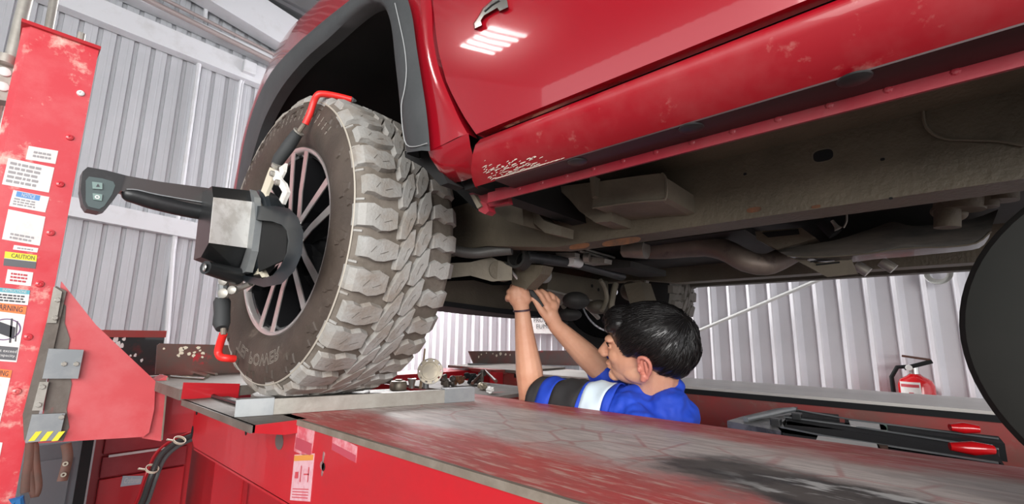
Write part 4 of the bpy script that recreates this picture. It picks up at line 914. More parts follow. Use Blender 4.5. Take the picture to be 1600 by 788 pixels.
MB().tube([pt(431, 258, x=.437), pt(436, 249, x=.44), pt(452, 227, x=.452), pt(462, 212, x=.46), pt(466, 207, x=.462)], [.013, .0155, .0165, .0145, .0135], 14).build('grip', M['grip'], cl, smooth=True, sharp=50)
MB().lathe([(0, .0145), (.004, .0145), (.004, 0)], pt(466, 207, x=.462), (pt(472, 200, x=.466) - pt(466, 207, x=.462)), 14).build('grip_collar', M['zinc'], cl)
MB().tube([pt(467, 206, x=.463), pt(477, 192, x=.468)], .006, 10).build('steel_rod', M['edge'], cl, smooth=True)
rd = dens([(477, 194, .468), (484, 178, .472), (490, 160, .475), (496, 149, .478), (505, 147, .49), (525, 150, .52), (549, 156, .556)], 4)
MB().tube([pt(a, b, x=c) for a, b, c in rd], .0085, 12).build('red_hook', M['redrod'], cl, smooth=True)
MB().cyl(pt(549, 156, x=.556), pt(556, 158, x=.57), .008, 10, .003).build('hook_tip', M['greymetal'], cl, smooth=True)
# lower arm
XL = .405
MB().tube([pt(348, 466, x=XL), pt(347, 472, x=XL), pt(347, 490, x=XL), pt(346, 506, x=XL), pt(347, 514, x=XL)], [.017, .021, .0195, .021, .015], 14).build('grip', M['grip'], cl, smooth=True, sharp=50)
for (px, py, r_) in ((352, 459, .013), (366, 454, .011), (352, 440, .012)): MB().lathe([(0, r_), (.012, r_), (.014, r_ * .6), (.014, 0)], pt(px, py, x=XL - .01), (-.7, -.7, 0), 12).build('pivot_bolt', M['zinc'], cl, smooth=True)
MB().tube([pt(354, 458, x=XL), pt(372, 452, x=.41), pt(392, 443, x=.425)], .008, 10).build('lower_lever', M['zinc'], cl, smooth=True)
MB().tube([pt(349, 445, x=XL), pt(349, 468, x=XL)], .014, 10).build('lower_post', M['greymetal'], cl, smooth=True)
MB().tube([pt(349, 514, x=XL), pt(349, 524, x=XL)], .007, 10).build('steel_rod', M['edge'], cl, smooth=True)
rd = dens([(349, 522, .405), (344, 537, .405), (341, 550, .405), (345, 558, .41), (354, 560, .42), (366, 561, .44)], 4)
MB().tube([pt(a, b, x=c) for a, b, c in rd], .010, 12).build('red_hook', M['redrod'], cl, smooth=True)
for q in ([(388, 375), (396, 372), (398, 395), (404, 412), (415, 433), (409, 434), (398, 416), (392, 398)], [(384, 405), (392, 398), (388, 412), (391, 418), (380, 416)], [(386, 425), (398, 420), (405, 428), (388, 432)]):
    MB().prism([pt(*p, x=.425) for p in q], (.01, 0, 0)).build('inner_arm', M['cream'], cl)
MB().prism([pt(*p, x=.415) for p in [(408, 335), (448, 358), (446, 405), (404, 425), (400, 380)]], (.004, 0, 0)).build('back_plate', M['liner'], ah)

# ============================================================ TURN PLATE, TOOLS AND PARTS ON THE NEAR RUNWAY
tpl = thing('turn_plate', (.66, 1.3, ZR), 'steel turning plate under the muddy front tyre, held by a long grey bar', 'turn plate')
MB().lathe([(0, 0), (0, .165), (.02, .165), (.022, .16), (.022, 0)], (.67, 1.40, ZR + .006), (0, 0, 1), 40).build('turning_disc', M['dustysteel'], tpl)
MB().tube([pt(*p, z=ZR + .004) for p in [(335, 610), (333, 620), (380, 634)]], .006, 8).build('stop_wire', M['black'], tpl, smooth=True)
A0, A1 = pt(372, 652, z=ZR + .001), pt(741, 627, z=ZR + .001)
u_ = (A1 - A0).normalized(); v_ = Vector((-u_.y, u_.x, 0)); hb = .038
q0 = A0 + u_ * .06 + v_ * .03; MB().prism([q0, q0 + u_ * .46, q0 + u_ * .46 + v_ * .34, q0 + v_ * .34], (0, 0, .006)).build('base', M['dustysteel'], tpl)
mb = MB().prism([A0, A1, A1 + v_ * .022, A0 + v_ * .022], (0, 0, hb)); mb.build('front_bar', M['zinc'], tpl)
B0 = A0 - v_ * .002; B1 = A0 + u_ * .075 - v_ * .002
MB().prism([B0, B1, B1 + v_ * .03, B0 + v_ * .03], (0, 0, hb + .003)).build('bar_end_cap', M['greymetal'], tpl)
B0 = A1 - u_ * .10 - v_ * .002; B1 = A1 - v_ * .002
MB().prism([B0, B1, B1 + v_ * .03, B0 + v_ * .03], (0, 0, hb + .003)).build('bar_end_cap', M['greymetal'], tpl)
MB().prism([A0 - u_ * .008, A0, A0 + v_ * .03, A0 - u_ * .008 + v_ * .03], (0, 0, hb + .002)).build('bar_end_block', M['greymetal'], tpl)
def onrw(px, py, z=ZR + .002): return pt(px, py, z=z)
# brass pot
c_ = onrw(622, 611); tag(MB().lathe([(0, 0), (0, .028), (.012, .031), (.028, .030), (.034, .026), (.036, .015), (.040, .012), (.040, 0)], c_, (0, 0, 1), 24).build('metal_cup', M['brass'], smooth=True, sharp=40), 'dull brass-coloured round metal cup beside the tyre on the runway', 'cup')
c_ = onrw(643, 607); t_ = tag(MB().lathe([(0, 0), (0, .011), (.012, .011), (.034, .016), (.036, .016), (.034, .012), (.034, 0)], c_, (0, 0, 1), 18).build('steel_socket', M['steelbright'], smooth=True, sharp=40), 'bright steel flared socket standing between the cup and the rods', 'socket')
rod1 = tag(MB().tube([onrw(657, 607), pt(664, 545, t=(onrw(657, 607) - CAM_C).length / ray(657, 607).length * 1.02)], [.006, .0035], 8).build('wooden_rod', mat('rod_tan', (.50, .36, .24), .5), smooth=True), 'thin tan rod standing upright next to the tyre', 'rod')
c_ = onrw(665, 607); tag(MB().cyl(c_, c_ + Vector((0, 0, .052)), .012, 14).build('dark_spindle', M['greymetal'], smooth=True, sharp=40), 'dark grey metal pin standing behind the tan rod', 'pin')
# notched disc
ctr = pt(672, 580, t=1.62); nrm = (CAM_C - ctr).normalized() + Vector((-.15, .0, .1)); nrm.normalize()
ua = Vector((0, 0, 1)); ua = (ua - nrm * ua.dot(nrm)).normalized(); ub = nrm.cross(ua)
cog = thing('notched_metal_disc', ctr, 'round grey metal disc with notched rim leaning among the parts', 'metal disc')
po = []; R_ = .044
for k in range(10):
    a = k * 2 * PI / 10
    for (da, r_) in ((0, 1), (.2, 1), (.26, .82), (.42, .82), (.48, 1)): po.append(ctr + (ua * math.cos(a + da) + ub * math.sin(a + da)) * R_ * r_)
MB().prism(po, -nrm * .012).build('disc', M['brass'], cog)
MB().lathe([(-.002, .036), (.003, .035), (.003, .030), (.0005, .029), (.0005, 0)], ctr, nrm, 30).build('raised_face', M['brass'], cog)
MB().lathe([(-.012, .040), (-.012, .0455), (-.004, .0455), (-.004, .042)], ctr, nrm, 30).build('outer_rim', M['zinc'], cog)
# grimy parts : separate lumps
specs = [('grimy_bracket', (700, 596), .030, .022, .030, 'small grimy dark bracket just right of the notched disc'), ('rusty_hinge_part', (716, 594), .028, .022, .028, 'rusty brown hinge-like part between two dark lumps'),
         ('black_joint', (735, 592), .022, .022, .034, 'black greasy joint standing next to the far bracket'), ('bent_metal_arm', (748, 590), .026, .02, .040, 'bent brown metal arm leaning at the back of the pile'),
         ('small_casting', (757, 600), .024, .02, .018, 'small pale speckled casting at the right end of the pile'), ('crumpled_rag', (765, 606), .022, .016, .012, 'crumpled whitish rag lying at the end of the parts pile')]
rnd = random.Random(21)
for nm, (px, py), rx, ry, rz, lb in specs:
    base = onrw(px, py + 8); mb = MB()
    for k in range(7):
        o_ = Vector((rnd.uniform(-rx, rx), rnd.uniform(-ry, ry), rnd.uniform(.2, 1.6) * rz)) * .75
        rt = Matrix.Rotation(rnd.uniform(0, 3), 3, rnd.choice('XYZ')) @ Matrix.Rotation(rnd.uniform(0, 3), 3, 'Z')
        if k % 3 == 0: mb.box(base + o_, (rx * 1.1, ry * .5, rz * .6), rt, .002)
        elif k % 3 == 1: mb.cyl(base + o_ - rt @ Vector((0, 0, rz * .6)), base + o_ + rt @ Vector((0, 0, rz * .6)), rx * .32, 10)
        else: mb.ell(base + o_, (rx * .5, ry * .45, rz * .4), rt, 10, 7)
    for v in mb.v: v.z = max(v.z, ZR + .001)
    m_ = M['white'] if nm == 'crumpled_rag' else (M['brass'] if nm in ('small_casting',) else (M['rust'] if 'rusty' in nm else (M['blackmatte'] if 'black' in nm else M['grime'])))
    tag(mb.build(nm, m_, smooth=True, sharp=30), lb, 'car part' if 'rag' not in nm else 'rag')
rbp = tag(MB().tube([onrw(738, 603) + Vector((0, 0, .01)), onrw(760, 596) + Vector((0, .01, .045)), onrw(775, 604) + Vector((0, 0, .02))], .007, 8).build('brown_lever', M['leather'], smooth=True), 'brown curved lever arching over the pale casting', 'lever')
# tools behind the tyre on the front deck
for k, (pts_, r_, lb) in enumerate([([(262, 574), (275, 572), (300, 573), (325, 579)], .008, 'shiny pliers lying nearest the gusset on the front deck'), ([(268, 579), (290, 581), (320, 583)], .005, 'thin steel rod tool below the shiny pliers'), ([(300, 571), (320, 573), (338, 576)], .006, 'short bright spanner behind the pliers')]):
    zt = ZR + .030 + r_; pts_ = [(a_, b_ + 9) for a_, b_ in pts_]
    t_ = tag(MB().tube([pt(*p, z=zt) for p in dens(pts_, 3)], r_, 8).build(['pliers', 'rod_tool', 'spanner'][k], M['chrome'], smooth=True), lb, 'tool')
    if k == 0: MB().ell(pt(264, 583, z=zt), (.022, .016, .010)).build('jaw', M['chrome'], t_, smooth=True)
c_ = pt(349, 580, z=ZR + .030); tag(MB().lathe([(0, 0), (0, .018), (.006, .020), (.008, .012), (.03, .010), (.03, 0)], c_, (0, 0, 1), 16).build('ratchet_head', M['chrome'], smooth=True, sharp=40), 'chrome ratchet head under the lower red hook', 'tool')

# ============================================================ THINGS BEYOND AND BELOW
tc_ = thing('tool_cabinet', (.62, 3.2, 0), 'red tool cabinet with drawers seen below the faded gusset', 'tool cabinet')
yc = 3.0
x0, x1 = pt(143, 740, y=yc).x, pt(297, 740, y=yc).x; zt = 1.23
MB().bb((x0, yc + .02, .08), (x1, yc + .5, zt)).build('body', M['cabred'], tc_)
def drawer(za, zb, m, nm='drawer'):
    return MB().box(((x0 + x1) / 2, yc + .005, (za + zb) / 2), (x1 - x0 - .06, .03, zb - za - .008), None, .004).build(nm, m, tc_)
z1_ = pt(220, 705, y=yc).z; z2_ = pt(220, 738, y=yc).z
drawer(z1_ + .004, zt - .01, M['cabred2']); d2 = drawer(z2_, z1_, M['cabred2']); d3 = drawer(z2_ - .46, z2_, M['cabred'])
drawer(.12, z2_ - .46, M['cabred'])
MB().box(((x0 + x1) / 2 - .02, yc - .018, z1_), (x1 - x0 - .14, .012, .010)).build('edge_pull', M['white'], tc_)
q = [pt(*p, y=yc - .012) for p in [(192, 744), (224, 744), (220, 757), (188, 761)]]
pl_ = MB().prism(q, (0, .003, 0)).build('maker_plate', mat('plate_pale', (.45, .55, .62), .4), d3)
text_mesh('lettering', 'Toolkit' if False else 'Workline' if False else 'Craftsman', (pt(196, 747, y=yc - .0135), pt(221, 746, y=yc - .0135), pt(193, 756, y=yc - .0135)), M['white'], pl_)
MB().bb((x0 + .02, yc + .04, 0), (x0 + .08, yc + .1, .08)).build('foot', M['black'], tc_); MB().bb((x1 - .08, yc + .04, 0), (x1 - .02, yc + .1, .08)).build('foot', M['black'], tc_)
ch = thing('tool_chest', (.5, 3.4, zt), 'black glossy chest with a red top edge standing on the tool cabinet', 'tool chest')
za, zb_ = zt + .002, pt(250, 517, y=yc).z
xa, xb = pt(150, 540, y=yc).x, pt(256, 540, y=yc).x
MB().bb((xa, yc + .01, za), (xb, yc + .42, zb_ - .035)).build('body', mat('chest_black', (.02, .028, .03), .25, 0, (.12, .025, .025), 3.5, (.56, .64), coat=.5), ch)
MB().bb((xa - .004, yc, zb_ - .035), (xb + .004, yc + .43, zb_)).build('lid', M['liftdark'], ch)
mb = MB(); rnd = random.Random(3)
for (px, py, r_) in [(181, 530, 3), (184, 537, 2.5), (194, 530, 1.8), (190, 541, 2), (211, 556, 1.6), (221, 563, 1.5), (204, 556, 1)]:
    c_ = pt(px, py, y=yc + .008); s_ = r_ * 3.1 / 710
    mb.add([c_ + Vector((math.cos(a) * s_ * rnd.uniform(.6, 1.2), 0, math.sin(a) * s_ * rnd.uniform(.8, 1.9))) for a in [k * PI / 4 for k in range(8)]], [tuple(range(8))])
tag(mb.build('white_scratches', M['white'], ch), kind='stuff')
# dark grey bin / locker left of cabinet with straps on the gusset
lk = thing('grey_locker', (.25, 3.0, 0), 'dark blue-grey locker standing left of the red tool cabinet', 'locker')
xa, xb = pt(38, 740, y=2.7).x, pt(138, 740, y=2.7).x
MB().bb((xa, 2.7, 0), (xb - .012, 3.1, 1.16)).build('body', mat('locker_grey', (.13, .15, .165), .45, 0, (.10, .115, .125), 5, (.4, .7)), lk)
MB().bb((xb - .035, 2.69, 0), (xb, 3.1, 1.17)).build('edge_post', M['blackmatte'], lk)
MB().bb((xa + .03, 2.692, .1), (xb - .06, 2.70, 1.10)).build('door', mat('locker_door', (.15, .17, .185), .4), lk)
for l, nm, lb, m_, r_ in [([(48, 692), (46, 720), (42, 745), (40, 770)], 'leather_strap', 'brown strap hanging nearest the red post', 'leather', .013), ([(54, 692), (57, 730), (60, 760), (54, 775), (48, 745), (50, 700)], 'looped_strap', 'looped dark strap hanging below the striped plate', 'leather', .010), ([(103, 694), (106, 715), (101, 738), (97, 752)], 'short_strap', 'short dark strap end with brass eyelets hanging below the gusset', 'leather', .014)]:
    t_ = tag(MB().tube([pt(*p, y=2.05) for p in dens(l, 4)], r_ * .9, 8, flat=.35, up=(0, 1, 0)).build(nm, M[m_], smooth=True), lb, 'strap')
    if nm == 'short_strap':
        for p in ((102, 725), (99, 742)): MB().lathe([(0, .007), (.003, .007), (.003, .003)], pt(*p, y=2.04), (0, -1, 0), 12).build('eyelet', M['brass'], t_)
tag(MB().tube([pt(18, 786, y=2.04), pt(28, 780, y=2.04), pt(30, 800, y=2.04)], .014, 10).build('blue_cap', M['bluecap'], smooth=True), 'blue plastic piece at the foot of the red post', 'cap')
# hoses with cable ties
def hose(l, r_, nm, m, lb, yy=None): return tag(MB().tube([pt(a, b, t=c) for a, b, c in dens(l, 5)], r_, 10).build(nm, m, smooth=True), lb, 'hose')
hA = [(312, 676, 2.3), (298, 682, 2.25), (272, 694, 2.2), (250, 714, 2.15), (236, 745, 2.1), (226, 775, 2.1), (216, 800, 2.1), (210, 840, 2.1)]
hose(hA, .0125, 'black_hose', mat('hose_black', (.05, .055, .055), .45), 'thick black hose curving down left from the runway end')
hose([(a + 7, b + 3, c + .03) for a, b, c in hA], .0105, 'black_hose', mat('hose_grey', (.12, .13, .13), .45), 'second black hose, right of the thick one and tied to it')
hose([(a - 8, b - 3, c + .01) for a, b, c in hA], .006, 'red_hose', M['cabred'], 'thin red hose tied along the outer side of the black hoses')
for (px, py, k, lb) in ((283, 690, 2.15, 'upper white cable tie around the hoses'), (240, 735, 2.08, 'lower white cable tie around the hoses')):
    c_ = pt(px, py, t=k); d_ = (pt(px - 14, py + 22, t=k) - c_).normalized()
    t_ = tag(MB().lathe([(-.005, .0245), (-.005, .0268), (.005, .0268), (.005, .0245)], c_ + Vector((.0, .03, 0)), d_, 20).build('cable_tie', M['cream']), lb, 'cable tie')
    MB().tube([c_ + Vector((-.03, .02, .005)), c_ + Vector((-.055, .01, .015))], .004, 6).build('tail', M['cream'], t_)
rl_ = thing('cable_reel', pt(318, 742, y=3.2), 'black cable reel with a pale rim behind the near runway end', 'cable reel')
rc = pt(322, 742, y=3.2)
MB().lathe([(0, .14), (.01, .15), (.02, .15), (.02, .135), (.02, .04)], rc, (-1, -.15, 0), 36).build('rim', M['cream'], rl_, smooth=True, sharp=40)
MB().lathe([(-.10, .05), (-.10, .125), (.018, .125), (.018, 0)], rc, (-1, -.15, 0), 36).build('coil', M['black'], rl_, smooth=True, sharp=40)
MB().bb((rc.x - .02, rc.y - .05, 0), (rc.x + .1, rc.y + .05, rc.z - .12)).build('stand', M['black'], rl_)
bx = thing('red_floor_cabinet', (1.2, 2.9, 0), 'bright red cabinet on the floor seen under the near runway', 'cabinet')
xa = pt(332, 760, y=2.75).x
MB().bb((xa, 2.75, 0), (xa + 1.6, 3.3, 1.22)).build('body', M['cabred'], bx)
MB().bb((pt(380, 770, y=2.73).x, 2.73, .02), (pt(380, 770, y=2.73).x + .02, 2.75, 1.2)).build('door_edge', M['lift'], bx)
MB().bb((xa + .4, 2.735, .05), (xa + 1.5, 2.75, 1.18)).build('door', M['cabred'], bx)

# fire extinguisher on the side wall
ec = pt(1431, 600, x=3.44)
ex = thing('fire_extinguisher', (ec.x, ec.y, 1.12), 'red fire extinguisher with black hose hanging on the corrugated side wall', 'fire extinguisher')
r_ = .080; zt = pt(1431, 588, x=3.44).z
MB().lathe([(0, 0), (0, r_ * .9), (.01, r_), (zt - 1.12 - .05, r_), (zt - 1.12 - .02, r_ * .86), (zt - 1.12, r_ * .45), (zt - 1.12 + .012, r_ * .3), (zt - 1.12 + .012, 0)], (ec.x, ec.y, 1.12), (0, 0, 1), 32).build('cylinder', M['extred'], ex, smooth=True, sharp=50)
MB().cyl((ec.x, ec.y, zt + .01), (ec.x, ec.y, zt + .05), .022, 14).build('valve', M['steelbright'], ex, smooth=True, sharp=40)
MB().box((ec.x - .01, ec.y - .02, zt + .062), (.03, .13, .022), Matrix.Rotation(-.35, 3, 'X'), .004).build('carry_handle', M['blackmatte'], ex)
MB().box((ec.x - .01, ec.y - .015, zt + .10), (.028, .12, .012), Matrix.Rotation(.15, 3, 'X'), .003).build('squeeze_lever', M['leather'], ex)
MB().lathe([(0, .016), (.01, .016), (.012, .012), (.012, 0)], (ec.x - .022, ec.y + .02, zt + .045), (-1, 0, 0), 18).build('gauge', M['white'], ex)
MB().tube([(ec.x, ec.y + .02, zt + .05), (ec.x - .01, ec.y + .07, zt + .045), (ec.x - .01, ec.y + .10, zt - .01), (ec.x - .01, ec.y + .10, zt - .1), (ec.x - .01, ec.y + .095, 1.3)], .011, 10).build('hose', M['blackmatte'], ex, smooth=True)
th0, th1 = -2.55, -1.35
zl0, zl1 = pt(1420, 622, x=3.4).z - .06, pt(1410, 596, x=3.4).z
def cylp(a, z, rr): return Vector((ec.x + rr * math.cos(a), ec.y + rr * math.sin(a), z))
a0, a1 = PI - .95, PI + .25
rows = [[cylp(a0 + (a1 - a0) * k / 12, z, r_ + .0012) for k in range(13)] for z in (zl0, zl1)]
lb_ = MB().loft(rows[::-1]).build('paper_label', M['label'], ex)
rows = [[cylp(a0 + .08 + (a1 - a0 - .16) * k / 12, z, r_ + .002) for k in range(13)] for z in (zl1 - .028, zl1 - .012)]
MB().loft(rows[::-1]).build('red_band', M['inkred'], lb_)
rows = [[cylp(a0 + .55 + .25 * k / 4, z, r_ + .002) for k in range(5)] for z in (zl1 - .072, zl1 - .055)]
MB().loft(rows[::-1]).build('red_mark', M['inkred'], lb_)
MB().bb((ec.x + .06, ec.y - .03, 1.35), (3.58, ec.y + .03, 1.38)).build('wall_bracket', M['blackmatte'], ex)

# black rolling jack between the runways
jk = thing('rolling_jack', (1.6, .1, 1.33), 'black glossy rolling jack beam with red-capped handles between the runways', 'jack')
zj = 1.385
def jz(px, py, z=zj): return pt(px, py, z=z)
J = [jz(1136, 658), jz(1160, 651), jz(1215, 638, zj + .01), jz(1246, 636, zj + .01), jz(1240, 645), jz(1222, 660), jz(1228, 676)]
MB().prism(J, (0, 0, -.03)).build('end_casting', mat('casting_grey', (.28, .27, .26), .35, .5, (.10, .10, .095), 14, (.42, .6)), jk)
MB().tube([jz(1165, 656, zj + .006), jz(1240, 640, zj + .012)], .008, 8).build('casting_rib', M['greymetal'], jk, smooth=True)
def barj(q, m, nm, h=.04): return MB().prism([jz(*p) for p in q], (0, 0, -h)).build(nm, m, jk)
barj([(1226, 650), (1330, 662), (1560, 700), (1560, 712), (1330, 674), (1230, 664)], M['blackmatte'], 'beam_rail')
barj([(1232, 640), (1310, 648), (1312, 657), (1240, 651)], M['blackmatte'], 'beam_block', .05)
barj([(1215, 668), (1280, 680), (1560, 722), (1575, 736), (1280, 694), (1225, 680)], M['blackmatte'], 'beam_rail')
barj([(1320, 655), (1560, 682), (1570, 694), (1320, 664)], M['blackmatte'], 'beam_rail')
barj([(1230, 658), (1560, 712), (1570, 728), (1220, 676)], M['blackmatte'], 'beam_bed', .06)
for l in ([(1226, 652), (1330, 666), (1560, 702)], [(1220, 668), (1290, 682), (1560, 724)], [(1240, 640), (1330, 656), (1560, 686)]): MB().tube([jz(*p, zj + .002) for p in l], .0025, 6).build('bright_edge', M['greymetal'], jk)
def jl(q, m, nm, par=jk): return MB().prism([jz(*p, zj + .004) for p in q], (0, 0, -.002)).build(nm, m, par)
l1 = jl([(1326, 657), (1384, 664), (1386, 673), (1329, 665)], M['label'], 'label_strip'); jl([(1374, 663), (1386, 664.5), (1387, 673), (1376, 671.5)], mat('green_mark', (.05, .25, .12), .5), 'green_mark')
l2 = jl([(1278, 681), (1372, 694), (1376, 701), (1275, 688)], M['label'], 'label_strip'); jl([(1370, 694), (1387, 696), (1388, 703), (1372, 700.5)], M['rust'], 'brown_mark')
for p in ((1213, 664), (1246, 655)): MB().box(jz(*p), (.03, .025, .035), None, .003).build('roller_block', M['black'], jk)
for k, (l, lb) in enumerate([([(1484, 668), (1505, 669), (1530, 671)], 0), ([(1484, 698), (1520, 701), (1552, 703)], 0)]):
    MB().tube([jz(*p, zj + .02) for p in l], [.008, .014, .009], 12).build('red_handle_cap', M['extred'], jk, smooth=True)
# round dark wheel close to the camera on the runway
bc = Vector((.78, -.235, ZR + .2055))
bl = thing('rubber_wheel', (bc.x, bc.y, ZR), 'large dark grey rubber wheel standing on the runway at the right edge', 'wheel')
bax = (CAM_C - bc); bax.z = 0; bax.normalize()
mrub = mat('wheel_rubber_dark', (.024, .025, .023), .9, 0, (.028, .028, .026), 6, (.4, .7), spec=.15)
MB().lathe([(-.045, .08), (-.045, .17), (-.038, .192), (-.015, .2035), (.015, .2035), (.038, .192), (.045, .17), (.047, .13), (.045, .08)], bc, bax, 72).build('tyre', mrub, bl, smooth=True)
MB().lathe([(-.04, 0), (-.04, .082), (.044, .082), (.050, .07), (.050, 0)], bc, bax, 48).build('hub', mrub, bl, smooth=True, sharp=40)
# ============================================================ MECHANIC
HS = 1.10
def camdir(x, y, z): return (CAM_R @ Vector((x, y, z))).normalized()
S_L = pt(982, 646, x=1.245); E_L = pt(829, 621, x=1.212); W_L = pt(816, 487, x=1.165)
S_R = S_L + Vector((.33, .16, .01)); E_R = pt(935, 574, x=1.42); W_R = pt(869, 510, x=1.27)
NB = pt(1022, 618, x=1.33)
man = thing('mechanic', (NB.x, NB.y, 0), 'dark-haired person in blue and black work shirt reaching up with a tool', 'person')
Hc = pt(1010, 540, x=1.265)
F = camdir(-.86, .03, -.51); U0 = camdir(-.10, 1, .12); Lf = U0.cross(F).normalized(); U = F.cross(Lf).normalized()
if Lf.dot(CAM_C - Hc) < 0: pass
HR = Matrix((F, Lf, U)).transposed()
def hp(f, l, u): return Hc + (F * f + Lf * l + U * u) * HS
body = MB()
def he(mb, c, r, rot=None): mb.ell(hp(*c), [q * HS for q in r], HR if rot is None else HR @ rot, 24, 16)
he(body, (-.012, 0, .026), (.098, .076, .080)); he(body, (.040, 0, -.022), (.062, .062, .082)); he(body, (.040, 0, -.072), (.056, .048, .038))
he(body, (.084, 0, -.094), (.020, .024, .017)); he(body, (.012, .044, -.066), (.040, .016, .024)); he(body, (.012, -.044, -.066), (.040, .016, .024))
body.cap(hp(.094, 0, .010), hp(.118, 0, -.028), .009 * HS, .0125 * HS); he(body, (.122, 0, -.033), (.013, .012, .010))
for s in (-1, 1):
    he(body, (.113, s * .011, -.037), (.011, .008, .008)); he(body, (.084, s * .030, .018), (.018, .026, .010)); he(body, (.066, s * .036, -.026), (.026, .022, .026))
he(body, (.098, 0, -.060), (.013, .023, .0065)); he(body, (.095, 0, -.0705), (.013, .020, .007))
body.cap(hp(-.030, 0, -.045), NB + Vector((0, 0, -.02)), .056 * HS, .066)
# trunk and limbs
PEL = Vector((NB.x + .03, NB.y - .02, .98)); CH = Vector((NB.x + .01, NB.y - .01, 1.30)) + camdir(-1, 0, 0) * .025
mid = (S_L + S_R) / 2
body.cap(CH, PEL, .13, .125); body.cap(S_L.lerp(mid, .15), S_R.lerp(mid, .15), .055, .055); body.cap(NB + Vector((0, 0, -.05)), CH, .09, .13)
for s in (-1, 1):
    hip = PEL + Lf * (.09 * s) + Vector((0, 0, -.05)); kn = hip + Vector((0, .02, -.42)); an = kn + Vector((0, -.02, -.42))
    body.cap(hip, kn, .085, .055); body.cap(kn, an, .055, .035); body.cap(Vector((an.x, an.y, .05)), Vector((an.x - .03, an.y + .14, .035)), .04, .032)
def mixv(a, b, t): return a + (b - a) * t
body.cap(S_L, E_L, .052, .040)
fm = mixv(E_L, W_L, .30) + camdir(1, 0, 0) * .004
body.cap(E_L + camdir(.3, -.2, 0) * .006, fm, .043, .0455); body.cap(fm, mixv(E_L, W_L, .72), .0455, .033); body.cap(mixv(E_L, W_L, .72), W_L, .033, .0255)
body.cap(S_R, E_R, .052, .042); fm = mixv(E_R, W_R, .35); body.cap(E_R, fm, .045, .043); body.cap(fm, W_R, .043, .027)
# left hand (back of the hand towards us), closed round the tool
TL = (W_L - CAM_C).length / ray(816, 487).length
def ph(px, py, dt=0, T=TL): return pt(px, py, t=T + dt)
body.cap(W_L, ph(812, 470), .026, .029); body.cap(ph(806, 469), ph(804, 456), .023, .021); body.cap(ph(820, 468), ph(818, 455), .022, .019); body.cap(ph(812, 468), ph(811, 452), .026, .022)
for i, (kx, ky) in enumerate([(815, 447), (804, 449), (797, 456), (794, 465)]):
    r0 = .0115 - .0006 * i
    k0 = ph(kx, ky, .0); k1 = ph(kx - 4 + i, ky - 3 + i * 2, .035); k2 = ph(kx + 6, ky + 4, .058); k3 = ph(kx + 16, ky + 6, .048)
    body.cap(ph(811, 462), k0, .014, r0 + .0015); body.cap(k0, k1, r0 + .001, r0); body.cap(k1, k2, r0, r0 - .001); body.cap(k2, k3, r0 - .001, r0 - .002)
body.cap(ph(822, 466, -.005), ph(816, 449, -.016), .014, .0115); body.cap(ph(816, 449, -.016), ph(810, 435, -.008), .0110, .0085)
# right hand
TR = (W_R - CAM_C).length / ray(869, 510).length
def pr(px, py, dt=0): return pt(px, py, t=TR + dt)
body.cap(W_R, pr(860, 492), .026, .028); body.cap(pr(860, 494), pr(864, 478, .01), .024, .020); body.cap(pr(856, 492), pr(854, 478, 0), .022, .017)
fing = [[(853, 477, -.006), (845, 462, -.012), (837, 454, -.014), (829, 449, -.014)], [(860, 474, .006), (853, 460, .004), (846, 455, .0), (839, 457, -.006)],
        [(866, 475, .018), (864, 463, .02), (858, 459, .015), (851, 462, .01)], [(870, 480, .028), (872, 470, .034), (868, 465, .03), (862, 467, .026)]]
for i, ch_ in enumerate(fing):
    r0 = (.0105, .0108, .010, .009)[i]; P4 = [pr(*c) for c in ch_]
    for j in range(3): body.cap(P4[j], P4[j + 1], r0 - .0009 * j, r0 - .0009 * (j + 1))
P4 = [pr(858, 500, -.012), pr(847, 487, -.022), pr(840, 476, -.024), pr(834, 467, -.022)]
for j in range(3): body.cap(P4[j], P4[j + 1], (.015, .0125, .0105)[j], (.0125, .0105, .0085)[j])
# only the skin that matters is fine; one continuous remeshed surface
bo = body.build('body', M['skin'], man)
md = bo.modifiers.new('remesh', 'REMESH'); md.mode = 'VOXEL'; md.voxel_size = .0034; md.use_smooth_shade = True
md = bo.modifiers.new('smooth', 'SMOOTH'); md.factor = .5; md.iterations = 4
